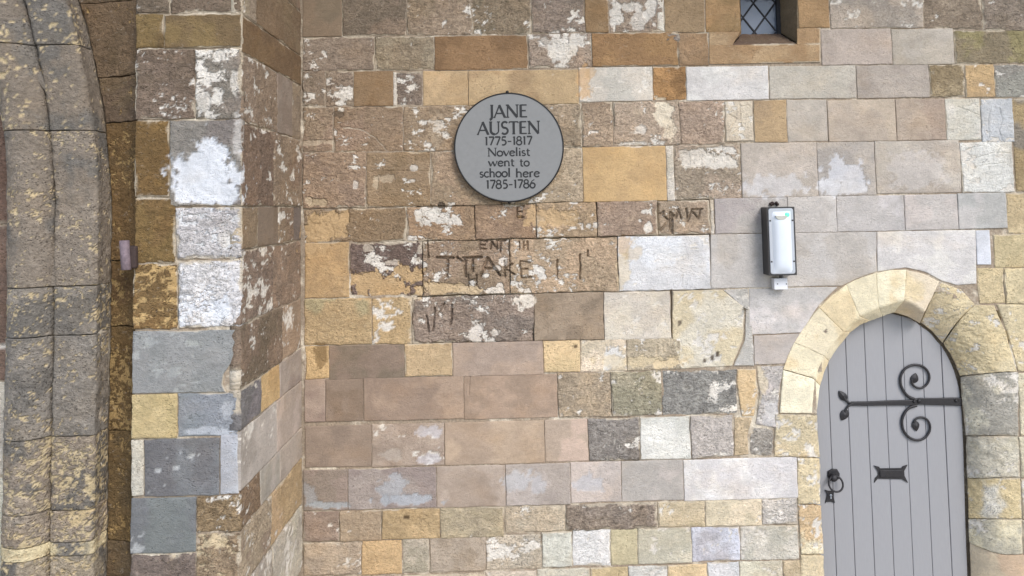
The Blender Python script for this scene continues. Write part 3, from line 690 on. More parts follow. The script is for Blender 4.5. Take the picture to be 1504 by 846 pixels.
# arch ring
ring = [([(1150,542),(1157,522),(1166,503)], [(1194,555),(1200,538),(1209,522)], [(1204,566),(1209,549),(1217,530)]),
        ([(1166,503),(1182,478),(1203,452)], [(1209,522),(1222,504),(1238,487)], [(1217,530),(1230,510),(1248,488)]),
        ([(1203,452),(1222,433),(1243,418)], [(1238,487),(1249,475),(1262,464)], [(1248,488),(1263,477),(1277,471)]),
        ([(1243,418),(1264,408),(1287,401)], [(1262,464),(1276,457),(1290,451)], [(1277,471),(1287,467),(1296,464)]),
        ([(1287,401),(1308,397),(1331,396)], [(1290,451),(1308,445),(1328,440)], [(1296,464),(1304,461),(1313,458.5)]),
        ([(1331,396),(1356,402),(1379,414)], [(1328,440),(1344,448),(1358,458)], [(1313,458.5),(1334,464),(1351,474)])]
for k, (o, c, i) in enumerate(ring):
    vou(o, c, i, 0.055 + 0.012*k, [CR, (240,224,190), (238,222,184), (240,226,192), (240,228,196), (234,216,188)][k], .22, 0, gap=0.0008, col2=(234,212,166), c2f=.3, edge=.002, drop=.0012)
# right side: rough rounded stones running into the jamb
def rj(outer, mid, inner, col, wear=.6, wf=.08, yin=0.145, v=1, **kw):
    O = [on_y(x, y, 0.0) for x, y in outer]; Mi = [on_y(x, y, 0.035) for x, y in mid]; I = [on_y(x, y, yin) for x, y in inner]
    def f(s, t):
        o, m, i = polyat(O, t), polyat(Mi, t), polyat(I, t); s = np.asarray(s)[:, None]
        # T along the jamb downwards on this side, so S runs inner -> outer to keep the face outward
        k = 1-s
        p = (1-k)**2*o + 2*k*(1-k)*(m*2 - 0.5*o - 0.5*i) + k*k*i
        return p
    return stone(sur, f, col, wear, wf, name='voussoir' if v else 'jamb_stone', gap=.0006, drop=.0012, edge=.003, chip=.3, joint_noise=.004, **kw)
rj([(1432,447),(1412,425),(1384,416)], [(1408,470),(1390,448),(1370,436)], [(1384,504),(1369,487),(1353,474)], (230,210,166), .5, .1, col2=(226,206,166))
rj([(1494,546),(1478,490),(1460,449),(1433,448)], [(1450,548),(1440,515),(1425,490),(1409,472)], [(1409,553),(1403,536),(1395,520),(1385,505)], (224,204,158), .5, .1, col2=(222,204,164), lump=.016)
rj([(1496,640),(1496,547)], [(1456,640),(1452,549)], [(1418.5,640),(1410,554)], (208,200,180), .6, .15, v=0, col2=(172,166,154), lump=.016)
rj([(1499,702),(1496,641)], [(1460,702),(1456,641)], [(1420,702),(1418.5,641)], (204,196,178), .6, .12, v=0, col2=(196,186,162), lump=.016)
rj([(1502,762),(1499,703)], [(1463,762),(1460,703)], [(1422,762),(1420,703)], (220,213,198), .55, .15, v=0, col2=(220,198,146), c2f=.5, lump=.014)
rj([(1503,814),(1502,763)], [(1464,812),(1463,763)], [(1423.5,796),(1422,763)], (232,219,186), .55, .15, v=0, col2=(196,188,168), lump=.014)
rj([(1508,900),(1504,815)], [(1468,900),(1465,813)], [(1427,900),(1424,797)], (214,196,168), .2, 0, v=0, col2=(208,180,150))
wc([(1496,546),(1531,545)], [(1463,447),(1531,446)], [(1496,546),(1480,490),(1463,447)], [(1531,545),(1531,446)], (216,198,158), .5, .1)
for q in ((1497,547,1531,640),(1498,641,1531,703),(1501,703,1531,763),(1503,763,1531,815),(1506,815,1531,900)):
    ws(*q, (212,201,174), .55, .12, res=0.014)

# ------------------------------------------------------------------ the door
door = thing('arched_door', 'grey painted plank door with pointed top and black iron fittings', 'door', (float(on_y(1315,600,DOOR_Y)[0]), DOOR_Y, 0))
lines = [1189,1217,1244.3,1272.5,1300.5,1328.5,1356.5,1384.5,1416]
Rz = [on_y(x, y, DOOR_Y) for x, y in RIGHT_IN]
rx = np.array([p[0] for p in Rz]); rz = np.array([p[2] for p in Rz])
def right_limit(z): return float(np.interp(z, rz[::-1], rx[::-1])) - 0.016
XA = [float(on_y(x, 560, DOOR_Y)[0]) for x in lines]
apex_x, apex_z = float(Rz[0][0]), float(Rz[0][2])
Lz = [on_y(x, y, DOOR_Y) for x, y in INNER]
def top_at(x):
    if x >= apex_x - 0.02: 
        zz = np.linspace(apex_z+0.02, 0.3, 400)
        for z in zz:
            if right_limit(z) >= x: return z
        return 0.3
    lx = np.array([p[0] for p in Lz[4:]]); lz = np.array([p[2] for p in Lz[4:]])
    return float(np.interp(x, lx, lz)) + 0.03
for k in range(8):
    a, b = XA[k]+0.0012, XA[k+1]-0.0012
    m = MB()
    if k == 7: b = right_limit(1.2)
    xs_ = np.linspace(a, b, 9)
    top = [(x, top_at(min(x, right_limit(1.25)-0.004))) for x in xs_]
    if k == 7:
        top = []
        for z in np.linspace(top_at(a), 1.30, 10): top.append((min(right_limit(z), b), z))
    poly = [(a, 0.01), (b, 0.01)] + [(x, z) for x, z in reversed(top)] if k < 7 else [(a, 0.01), (right_limit(0.3), 0.01), (right_limit(0.7), 0.7), (right_limit(1.1), 1.1)] + list(reversed(top)) 
    # front with a small bevel along both edges
    pl = [(max(x, a), z) for x, z in poly]
    m.prism(pl, DOOR_Y + random.uniform(-.0008, .0008), DOOR_Y+0.035)
    o = m.build('plank', DOORP, door)
    bv = o.modifiers.new('bevel', 'BEVEL'); bv.width = 0.003; bv.segments = 2; bv.limit_method = 'ANGLE'
bk = MB(); bk.box((XA[0]-0.1, DOOR_Y+0.045, 0.01), (XA[-1]+0.15, DOOR_Y+0.09, apex_z+0.12)); bk.build('backing_board', DARKW, door)

def dp(x, y, off=0.012): return on_y(x, y, DOOR_Y-off)
def z5(x, y): return 1300 + x/6.046, 520 + y/6.043        # notes from one close view
def z6(x, y): return 1195 + x/4.233, 560 + y/4.23
hin = MB()
# strap: tapers from the hinge side to the forked end
pts = [z6(235,140), z6(330,140), z6(450,136), z6(610,133), (1350,589.5), (1372,590), (1398,590), (1419,590.5)]
hw = [3.0, 3.2, 3.6, 4.2, 4.8, 5.2, 5.8, 6.0]
topp = [dp(x, y-h)[[0, 2]] for (x, y), h in zip(pts, hw)]; botp = [dp(x, y+h)[[0, 2]] for (x, y), h in zip(pts, hw)]
hin.prism(botp + topp[::-1], DOOR_Y-0.014, DOOR_Y-0.001)
hinge = hin.build('strap_hinge', IRON, door)
bvm = hinge.modifiers.new('bevel', 'BEVEL'); bvm.width = 0.004; bvm.segments = 2; bvm.limit_method = 'ANGLE'
def iron_tube(name, pxs, rad, parent=None, off=0.010):
    pxs = polyat(pxs, np.linspace(0, 1, max(24, len(pxs)*3)))
    r = rad if np.isscalar(rad) else list(np.interp(np.linspace(0, 1, len(pxs)), np.linspace(0, 1, len(rad)), rad))
    m = MB(); m.tube([dp(x, y, off) for x, y in pxs], r, 8, 0.8); return m.build(name, IRON, parent or door, True)
def smooth_px(ctrl, n=60):
    c = np.array(ctrl, float); t = np.linspace(0, len(c)-1, n); out = []
    for u in t:
        i = min(int(u), len(c)-2); f = u-i; p0, p1, p2, p3_ = c[max(i-1, 0)], c[i], c[i+1], c[min(i+2, len(c)-1)]
        out.append(0.5*((2*p1) + (-p0+p2)*f + (2*p0-5*p1+4*p2-p3_)*f*f + (-p0+3*p1-3*p2+p3_)*f**3))
    return out
def leaf(cx, cy, L, Wd, ang, name='leaf'):
    """almond leaf, ang in image degrees of its tip direction"""
    m = MB(); n = 14; c, s = cos(radians(ang)), sin(radians(ang)); out = []
    for side in (1, -1):
        rng_ = np.linspace(0, 1, n) if side > 0 else np.linspace(1, 0, n)[1:-1]
        for t in rng_:
            l = (t-0.5)*L; w = side*Wd*0.5*(sin(pi*min(1, t**0.8)))**0.8 if 0 < t < 1 else 0
            out.append((cx + l*c - w*s, cy + l*s + w*c))
    P = [dp(x, y, 0.0)[[0, 2]] for x, y in out]
    ctr = np.mean(P, 0); nn = len(P)
    vs = [(x, DOOR_Y-0.001, z) for x, z in P] + [(x, DOOR_Y-0.007, z) for x, z in P] + [(ctr[0], DOOR_Y-0.017, ctr[1])]
    fs = [tuple(range(nn))] + [(i, (i+1) % nn, nn+(i+1) % nn, nn+i) for i in range(nn)] + [(nn+i, nn+(i+1) % nn, 2*nn) for i in range(nn)]
    m.add(vs, fs); return m.build(name, IRON, hinge)
up = [z5(262,400), z5(205,375), z5(160,320), z5(137,255), z5(143,185), z5(185,125), z5(255,97), z5(330,108), z5(380,155), z5(393,215), z5(370,270), z5(320,302), z5(270,292), z5(238,258), z5(240,225)]
dn = [z5(280,458), z5(215,478), z5(170,530), z5(150,600), z5(165,680), z5(215,740), z5(285,765), z5(350,745), z5(393,690), z5(398,630), z5(370,580), z5(320,562), z5(275,575), z5(255,605)]
iron_tube('scroll', smooth_px(up), [0.0085, 0.0075, 0.0065], hinge); iron_tube('scroll', smooth_px(dn), [0.0085, 0.0075, 0.0065], hinge)
lx, ly = z5(258,212); leaf(lx, ly, 15, 11.5, -75); lx, ly = z5(267,635); leaf(lx, ly, 16, 11, 82)
iron_tube('fork', smooth_px([z6(245,140), z6(215,130), z6(195,112), z6(182,92)], 20), 0.0065, hinge); iron_tube('fork', smooth_px([z6(245,142), z6(218,152), z6(205,168), z6(196,190)], 20), 0.0065, hinge)
lx, ly = z6(178,88); leaf(lx, ly, 18, 11, 232); lx, ly = z6(188,208); leaf(lx, ly, 18, 12.5, 118)
for q in ((1350,589),(1342.5,589.5),(1404,588.5)):
    m = MB(); c = dp(*q, 0.014); m.tube([c, c+np.array([0, -0.006, 0]), c+np.array([0, -0.009, 0])], [0.014 if q[0] == 1350 else 0.010, 0.011 if q[0] == 1350 else .008, 0.003], 12); m.build('rivet', IRON, hinge, True)
m = MB(); m.tube([dp(1418,575,.016), dp(1419,590,.016), dp(1419.5,606,.016)], 0.011, 10); m.build('hinge_knuckle', IRON, hinge, True)
# letter plate with flared corners
lp = MB()
out = [z6(395,603), z6(375,628), z6(380,600), z6(400,580), z6(395,555), z6(372,522), z6(405,530), z6(410,540), z6(545,538), z6(550,528), z6(580,518), z6(560,555), z6(562,585), z6(584,628), z6(545,606)]
P = [dp(x, y, 0.0)[[0, 2]] for x, y in out][::-1]
lp.prism(P, DOOR_Y-0.007, DOOR_Y-0.0005); plate = lp.build('letter_plate', IRON, door)
fl = MB(); a = dp(*z6(408,594), 0)[[0, 2]]; b = dp(*z6(548,546), 0)[[0, 2]]; fl.box((a[0], DOOR_Y-0.013, a[1]), (b[0], DOOR_Y-0.0072, b[1])); o = fl.build('flap', IRON, plate)
bvm = o.modifiers.new('bevel', 'BEVEL'); bvm.width = 0.003; bvm.segments = 2
# ring handle
hx, hy = z6(122,580)
rs = MB(); c = dp(hx, hy, 0.0); oct_ = [(c[0]+0.041*cos(2*pi*k/8+.2)*(1 if k % 2 else .93), c[2]+0.040*sin(2*pi*k/8+.2)*(1 if k % 2 else .93)) for k in range(8)]
rs.prism(oct_, DOOR_Y-0.012, DOOR_Y-0.0005, 0.006); rose = rs.build('handle_rose', IRON, door)
kb = MB(); c2 = dp(*z6(118,596), 0.012); kb.tube([c2, c2+np.array([0,-.014,0]), c2+np.array([0,-.026,0]), c2+np.array([0,-.032,0])], [0.022, .022, .018, .006], 12); kb.build('knob', IRON, rose, True)
rg = MB(); cc = dp(*z6(133,633), 0.028); rr = 0.042
rg.tube([cc + np.array([rr*cos(w), -0.012*(1-sin(w)), rr*sin(w)]) for w in np.linspace(0, 2*pi, 33)], 0.0058, 8); rg.build('ring', IRON, rose, True)
# lock plate
lk = MB(); out = [z6(75,748), z6(70,758), z6(82,700), z6(68,672), z6(95,680), z6(124,676), z6(122,715), z6(131,754), z6(105,746)]
P = [dp(x, y, 0.0)[[0, 2]] for x, y in out][::-1]
lk.prism(P, DOOR_Y-0.006, DOOR_Y-0.0005); lkp = lk.build('lock_plate', IRON, door)
kh = MB(); c = dp(*z6(107,708), 0.006); kh.tube([c, c+np.array([0,-.003,0])], .007, 10); kh.box((c[0]-.003, c[1]-.003, c[2]-.02), (c[0]+.003, c[1]+.001, c[2])); kh.build('keyhole_cover', DIFF2, lkp)

# ------------------------------------------------------------------ the pier on the left
d1 = on_y(355, 420, 0); PIER_Y = None
for yy in np.linspace(-2, -0.2, 3601):           # depth at which the pier's arris lies straight in front of the wall corner
    if on_y(354, 420, yy)[0] <= XC: PIER_Y = float(yy); break
pier = thing('stone_pier', 'projecting stone pier with slate grey repairs and limewashed patches left of wall', 'pier', (XC-0.25, PIER_Y/2, 0))
XL = float(on_y(195, 420, PIER_Y)[0])
pc = MB(); pc.box((XL+0.01, PIER_Y+0.0072, 0), (XC-0.0072, 0.0, 4.75)); pc.build('mortar', MORTAR, pier)
def ps(x0, y0, x1, y1, col, wear=.5, wf=0.0, right=None, **kw):
    a0, b0, a1, b1 = px_rect(x0, y0, x1, y1, PIER_Y)
    if x0 <= 197: a0 = XL
    if x1 >= 351 and right is None: a1 = XC
    kw.setdefault('proud', float(rng.normal(0, 0.001 + 0.002*wear)))
    if right is not None:
        rt = [on_y(x, y, PIER_Y) for x, y in right]
        f = coons([(a0, PIER_Y, b0), rt[0]], [(a0, PIER_Y, b1), rt[-1]], [(a0, PIER_Y, b0), (a0, PIER_Y, b1)], rt)
    else: f = rect_surf(a0, b0, a1, b1, wall3(PIER_Y))
    return stone(pier, f, col, wear, wf, **kw)
GR = (132,133,130)
ps(195,-90,270,-40,(116,102,88),.7,.1); ps(270,-90,354,-40,(122,108,92),.7,.1)
ps(195,-39,250,19,(118,104,88),.75,.08); ps(250,-39,354,19,(120,104,88),.75,.12)
ps(195,20,241,71,(116,94,62),.5,0,col2=(134,110,68),c2f=.3); ps(241,20,354,70,(124,102,72),.45,0,col2=(138,114,72),c2f=.3)
ps(195,72,286,176,(126,109,94),.8,.12); ps(286,71,354,175,(150,138,126),.75,.3)
ps(195,177,249,290,(122,94,54),.55,0,col2=(140,108,58)); ps(249,176,354,303,(140,131,124),.6,.15,wcol=LIME)
ps(195,291,258,387,(126,98,58),.7,.18,wcol=(190,158,92),wsc=20); ps(195,388,262,484,(128,100,60),.75,.35,wcol=(196,160,98),wsc=22)
ps(258,304,354,381,(196,190,187),.9,.3,wcol=(222,220,218),wsc=26); ps(262,382,354,481,(206,202,200),.9,.4,wcol=(230,230,232),wsc=24)
ps(195,485,345,577,(146,146,143),.3,.05,right=[(333,577),(327,565),(329,548),(338,535),(343,520),(341,512),(346,503),(341,494),(347,484)],wcol=(170,170,166),joint_noise=.006)
ps(195,579,260,644,(212,188,130),.4,0); ps(260,577,350,641,(152,154,158),.4,.15,wcol=(190,192,196))
ps(195,646,211,729,(208,200,184),.5,0); ps(211,644,322,729,(126,126,126),.3,.05,wcol=(180,180,178)); ps(323,638,350,726,(190,192,197),.2,0)
ps(195,731,288,813,(124,124,124),.25,.02,wcol=(180,180,178)); ps(288,728,354,782,(150,126,94),.95,.12,lump=.03); ps(288,783,354,860,(160,136,106),.95,.3,wcol=(206,184,146),lump=.03)
ps(195,814,288,862,(122,110,98),.85,.15,wcol=(196,172,126)); ps(195,863,354,960,(150,132,110),.7,.1); 
# return face of the pier (towards the back wall): T up, S from near to far
def zr(y): return float(on_y(354, y, PIER_Y)[2])
def rs_(y0, y1, x0, x1, col, wear=.5, wf=0.0, **kw):
    a0 = PIER_Y if x0 <= 356 else float(on_x(x0, 420, XC)[1]); a1 = -0.004 if x1 >= 442 else float(on_x(x1, 420, XC)[1])
    kw.setdefault('proud', float(rng.normal(0, 0.001 + 0.002*wear)))
    f = lambda s, t: np.stack([np.full_like(s, XC), a0 + (a1-a0)*s, zr(y1) + (zr(y0)-zr(y1))*t], -1)
    return stone(pier, f, col, wear, wf, **kw)
RET = [(-120,-62,355,400,(140,120,98),.6,0),(-120,-62,400,443,(142,122,100),.6,0),
 (-61,20,355,376,(166,148,128),.6,.1),(-61,20,376,443,(134,112,88),.45,0),
 (21,76,355,443,(132,106,76),.4,0),
 (77,178,355,408,(148,128,108),.7,.15),(77,178,408,430,(144,128,114),.25,0),(77,178,430,443,(160,140,116),.6,.1),
 (179,303,355,402,(142,119,100),.7,.1),(179,303,402,443,(146,124,104),.7,.2),
 (304,367,355,379,(150,130,106),.6,.05),(304,367,379,409,(140,123,106),.15,0),(304,367,409,431,(152,130,106),.65,.25),(304,367,431,443,(124,112,104),.3,0),
 (368,477,355,402,(148,128,112),.75,.25),(368,477,402,443,(148,128,110),.75,.15),
 (478,572,355,416,(140,120,102),.65,.1),(478,572,416,443,(160,138,116),.5,.15),
 (573,633,355,384,(126,122,120),.6,.05),(573,633,384,412,(204,168,112),.4,0),(573,633,412,443,(170,156,144),.2,0),
 (634,722,355,407,(186,176,166),.25,.05),(634,722,407,443,(184,168,154),.2,0),
 (723,780,355,384,(146,122,98),.85,.1),(723,780,384,411,(186,176,166),.2,0),(723,780,411,443,(186,172,158),.25,0),
 (781,868,355,398,(174,156,132),.75,.2),(781,868,398,443,(200,168,124),.55,.1),
 (869,990,355,400,(186,174,158),.6,.25),(869,990,400,443,(192,182,166),.6,.25)]
for r in RET: rs_(*r)

# ------------------------------------------------------------------ moulded jamb of the arch at far left
jam = thing('arch_jamb', 'moulded stone archway jamb with worn round shaft at left edge', 'arch jamb', (XL-0.35, PIER_Y, 0))
def Xp(px, y=PIER_Y): return float(on_y(px, 560, y)[0])
ZT = float(on_y(100, 335, PIER_Y)[2]); RAD = 3.45
def shift(z): return -np.maximum(0, z-ZT)**2/(2*RAD)
YB = PIER_Y + 0.115
# outermost order, mostly out of frame
for y0, y1, c in ((-110,120,(120,106,92)),(121,330,(122,98,84)),(331,560,(120,100,88)),(561,700,(196,186,172)),(701,990,(222,214,196))):
    za, zb_ = float(on_y(0, y1, PIER_Y+.14)[2]), float(on_y(0, y0, PIER_Y+.14)[2]); xa, xb = float(on_y(-90, 560, PIER_Y+.14)[0]), float(on_y(26, 560, PIER_Y+.14)[0])
    stone(jam, rect_surf(xa, za, xb, zb_, wall3(PIER_Y+.14)), c, .6, .1, patches=False, res=.02)
ob = MB(); ob.box((float(on_y(-88, 560, PIER_Y+.14)[0]), PIER_Y+.147, 0.0), (XL-.25, PIER_Y+.55, 4.7)); ob.build('outer_core', MORTAR, jam)
prof = []           # plan profile from left to right
cxs, rr = (Xp(76)+Xp(6))/2, (Xp(76)-Xp(6))/2
for w in np.linspace(radians(215), radians(-28), 24): prof.append((cxs + rr*cos(w), PIER_Y + 0.03 - rr*sin(w)*0.95))
prof += [(Xp(76), PIER_Y+0.085), (Xp(78), PIER_Y+0.05), (Xp(78.5), PIER_Y-0.008), (Xp(84), PIER_Y-0.014), (Xp(110), PIER_Y-0.016), (Xp(136), PIER_Y-0.012), (Xp(141), PIER_Y+0.002), (Xp(150, YB-.05), YB-0.055), (Xp(160, YB), YB)]
PROF = np.array(prof)
jc = MB()
zz = np.r_[0, np.linspace(ZT, 4.75, 12)]
def inpoly(z): return [(x+float(shift(z)), y+0.02) for x, y in [(PROF[0][0]+.03, PROF[0][1]+.03), (cxs-rr*.7, PIER_Y), (cxs, PIER_Y-.06), (cxs+rr*.7, PIER_Y), (Xp(80), PIER_Y+.01), (Xp(138), PIER_Y+.01), (Xp(157, YB), YB+.02), ]] + [(XL+0.02, YB+.03), (XL+.02, PIER_Y+.5), (PROF[0][0]+.03+float(shift(z)), PIER_Y+.5)]
vs = []; fs = []; n = len(inpoly(0))
for k, z in enumerate(zz): vs += [(x, y, z) for x, y in inpoly(z)]
for k in range(len(zz)-1): fs += [(k*n+i, k*n+(i+1) % n, (k+1)*n+(i+1) % n, (k+1)*n+i) for i in range(n)]
fs += [tuple(reversed(range(n))), tuple((len(zz)-1)*n+i for i in range(n))]
jc.add(vs, fs); jc.build('core', MORTAR, jam)
def zj(y): return float(on_y(80, y, PIER_Y)[2])
def js(y0, y1, col, wear=.7, wf=0.1, part=(0, 1), **kw):
    lo, hi = part
    d = np.r_[0, np.cumsum(np.linalg.norm(np.diff(PROF, axis=0), axis=1))]; d /= d[-1]
    def f(s, t):
        z = zj(y1) + (zj(y0)-zj(y1))*t; u = lo + (hi-lo)*s
        x = np.interp(u, d, PROF[:, 0]) + shift(z); y = np.interp(u, d, PROF[:, 1])
        return np.stack([x, y, z], -1)
    return stone(jam, f, col, wear, wf, res=0.010, **kw)
JS = [(-110,66,(131,120,107),.6,.04),(67,192,(137,125,111),.6,.04),(193,420,(143,131,117),.65,.12),
      (421,492,(143,134,123),.7,.14),(493,640,(141,133,123),.75,.18),(641,748,(151,137,121),.85,.28),(749,795,(153,139,123),.9,.3),(796,815,(222,203,157),.5,.1),(816,900,(169,155,135),.85,.3),(901,990,(159,145,127),.8,.2)]
for y0, y1, c, w, wf in JS: js(y0, y1, c, w, wf+.05, wcol=(204,182,138), wsc=34, lump=.006+.010*w, joint_noise=.003, col2=(120,114,106), c2f=.35, edge=.003, chip=.3, gap=.0008, drop=.002, smear=False)
# hollow between jamb and pier
def hs(y0, y1, col, wear=.6, wf=.15, **kw):
    def f(s, t):
        z = zj(y1) + (zj(y0)-zj(y1))*t
        x0 = Xp(160, YB) + shift(z) + 0.002; x = x0 + (XL - x0)*s
        y = YB - 0.115*(1 - np.sqrt(np.maximum(0, 1 - s*s)))*0.98
        return np.stack([x, y, z], -1)
    return stone(jam, f, col, wear, wf, name='hollow_stone', lump=.012, **kw)
LI = (162,132,78)
HS = [(-110,-5,(112,92,70)),(-4,108,(116,96,74)),(109,176,(116,98,76)),(177,386,(114,88,54)),(387,486,(118,92,56)),(487,645,(112,88,54)),(646,812,(112,90,58)),(813,990,(112,94,70))]
for k, (y0, y1, c) in enumerate(HS): hs(y0, y1, c, .7, .25 if 3 <= k <= 6 else .05, wcol=LI, wsc=30, edge=.003, gap=.001, drop=.002, smear=False)

# iron pintle let into the hollow
pin = thing('iron_pintle', 'short rusted iron gate pintle sticking out of the stone hollow', 'pintle', tuple(on_y(186, 395, PIER_Y-0.03)))
pm = MB(); a, b = on_y(182.5, 353.5, PIER_Y-0.02), on_y(185.5, 396, PIER_Y-0.02)
pm.tube([a+np.array([0,0,.001]), a, b, b-np.array([0,0,.001])], [.018, .0205, .0205, .018], 14); pm.build('pin', RUST, pin, True)
pm = MB(); c0, c1 = on_y(186, 376, PIER_Y+0.0), on_y(208, 377, PIER_Y+0.08)
pm.box((c0[0], PIER_Y-0.018, c0[2]-.055), (c0[0]+.05, PIER_Y+.14, c0[2]+.045)); o = pm.build('strap', RUSTD, pin)
bvm = o.modifiers.new('bevel', 'BEVEL'); bvm.width = 0.008; bvm.segments = 2

# ------------------------------------------------------------------ the plaque
PLY = -0.035
pcn = on_y(747.6, 216.2, PLY); PR = float(np.linalg.norm(on_y(828.5, 216, PLY) - on_y(666.7, 216, PLY)))/2
plq = thing('round_plaque', 'round grey memorial plaque with dark rim and engraved lettering', 'plaque', (float(pcn[0]), PLY, float(pcn[2]-PR)))
pm = MB(); n = 96
circ = [(pcn[0] + (PR-.007)*cos(2*pi*k/n), pcn[2] + (PR-.007)*sin(2*pi*k/n)) for k in range(n)]
pm.prism(circ, PLY, -0.012, 0.002); pm.build('face', SLATE, plq)
pm = MB(); rings = [(PR, 0.0), (PR, PLY+.002), (PR-.003, PLY-.003), (PR-.0075, PLY-.003), (PR-.0085, PLY+.003), (PR-.0085, 0.0)]
vs = [(pcn[0]+r*cos(2*pi*k/n), y, pcn[2]+r*sin(2*pi*k/n)) for r, y in rings for k in range(n)]
fs = [(j*n+k, j*n+(k+1) % n, ((j+1) % 6)*n+(k+1) % n, ((j+1) % 6)*n+k) for j in range(6) for k in range(n)]
pm.add(vs, fs); pm.build('rim', INK, plq, True)
for q in ((745, 135), (748, 297.5)):
    pm = MB(); c = on_y(*q, PLY+.01); pm.tube([c+np.array([0,.03,0]), c, c+np.array([0,-.008,0])], [.009, .009, .005], 10); pm.build('fixing', INK, plq, True)
# stroke alphabet: cap height 1, x-height .62; each stroke: points, width factor
def arc(cx, cy, rx, ry, a0, a1, n=14): return [(cx+rx*cos(radians(a)), cy+ry*sin(radians(a))) for a in np.linspace(a0, a1, n)]
TK, TN, SF = .125, .07, .055
def serif(x, y, w=.10): return ([(x-w, y), (x+w, y)], SF)
GL = {
 'J': (.36, [([(.26,1),(.26,.1)]+arc(.06,.08,.20,.26,0,-75,6), TK), serif(.26,.985)]),
 'A': (.80, [([(.40,1),(.06,0)], TN), ([(.38,1),(.74,0)], TK), ([(.17,.33),(.62,.33)], TN), serif(.06,.015,.07), serif(.74,.015,.08)]),
 'N': (.84, [([(.12,0),(.12,1)], TN), ([(.10,1),(.74,0)], TK), ([(.74,0),(.74,1)], TN), serif(.12,.015), serif(.08,.985,.07), serif(.74,.985)]),
 'E': (.58, [([(.13,0),(.13,1)], TK), ([(.13,.97),(.52,.97)], TN), ([(.13,.52),(.46,.52)], TN), ([(.13,.03),(.54,.03)], TN)]),
 'U': (.78, [([(.12,1),(.12,.3)]+arc(.38,.30,.26,.29,180,270,8), TK), (arc(.38,.30,.26,.29,270,360,8)+[(.64,1)], TN), serif(.12,.985), serif(.64,.985)]),
 'S': (.54, [(arc(.28,.74,.19,.24,35,270,14)+arc(.26,.26,.21,.25,90,-145,14), .105)]),
 'T': (.66, [([(.33,0),(.33,.97)], TK), ([(.03,.97),(.63,.97)], TN), serif(.33,.015), ([(.04,.97),(.03,.86)], SF), ([(.62,.97),(.63,.86)], SF)]),
 '1': (.36, [([(.20,0),(.20,1)], TK), ([(.20,.98),(.08,.88)], TN)]),
 '7': (.58, [([(.06,.96),(.54,.96)], TK), ([(.54,.96),(.22,0)], TK*.9)]),
 '5': (.58, [([(.50,.96),(.16,.96)], TK), ([(.16,.96),(.13,.56)], TN), ([(.13,.56)]+arc(.25,.31,.25,.29,95,-120,14), TK*.9)]),
 '8': (.60, [(arc(.29,.75,.19,.22,0,360,20), .10), (arc(.29,.27,.24,.27,0,360,20), .11)]),
 '6': (.60, [([(.46,.98)]+[(.25,.82),(.11,.55),(.06,.32)], TN), (arc(.29,.29,.23,.29,0,360,20), .11)]),
 '-': (.50, [([(.08,.42),(.42,.42)], .09)]),
 'o': (.60, [(arc(.30,.31,.245,.30,0,360,22), .11)]),
 'v': (.56, [([(.04,.62),(.28,0)], TK), ([(.28,0),(.53,.62)], TN), serif(.06,.61,.07), serif(.51,.61,.06)]),
 'e': (.54, [([(.06,.33),(.47,.36)], TN), (arc(.28,.31,.225,.30,12,325,18), .11)]),
 'l': (.28, [([(.14,0),(.14,1.05)], TK), serif(.14,.015,.09)]),
 'i': (.28, [([(.14,0),(.14,.62)], TK), (arc(.14,.86,.035,.035,0,360,8), .07), serif(.14,.015,.09)]),
 's': (.44, [(arc(.22,.46,.14,.145,40,270,12)+arc(.21,.155,.16,.15,90,-150,12), .10)]),
 't': (.40, [([(.16,.84),(.16,.14)]+arc(.29,.14,.13,.13,180,300,7), .11), ([(.03,.60),(.36,.60)], TN)]),
 'w': (.86, [([(.04,.62),(.24,0)], TK), ([(.24,0),(.42,.60)], TN), ([(.42,.60),(.60,0)], TK), ([(.60,0),(.82,.62)], TN), serif(.06,.61,.06), serif(.80,.61,.06)]),
 'n': (.62, [([(.12,0),(.12,.62)], TK), (arc(.30,.36,.19,.25,170,0,10)+[(.49,0)], .105), serif(.12,.015,.09), serif(.49,.015,.09)]),
 'c': (.50, [(arc(.29,.31,.235,.30,45,318,16), .105)]),
 'h': (.62, [([(.12,0),(.12,1.05)], TK), (arc(.30,.36,.19,.25,170,0,10)+[(.49,0)], .105), serif(.12,.015,.09), serif(.49,.015,.09)]),
 'r': (.42, [([(.12,0),(.12,.62)], TK), (arc(.29,.40,.17,.20,165,60,7), .10), serif(.12,.015,.09)]),
 ' ': (.38, []),
}
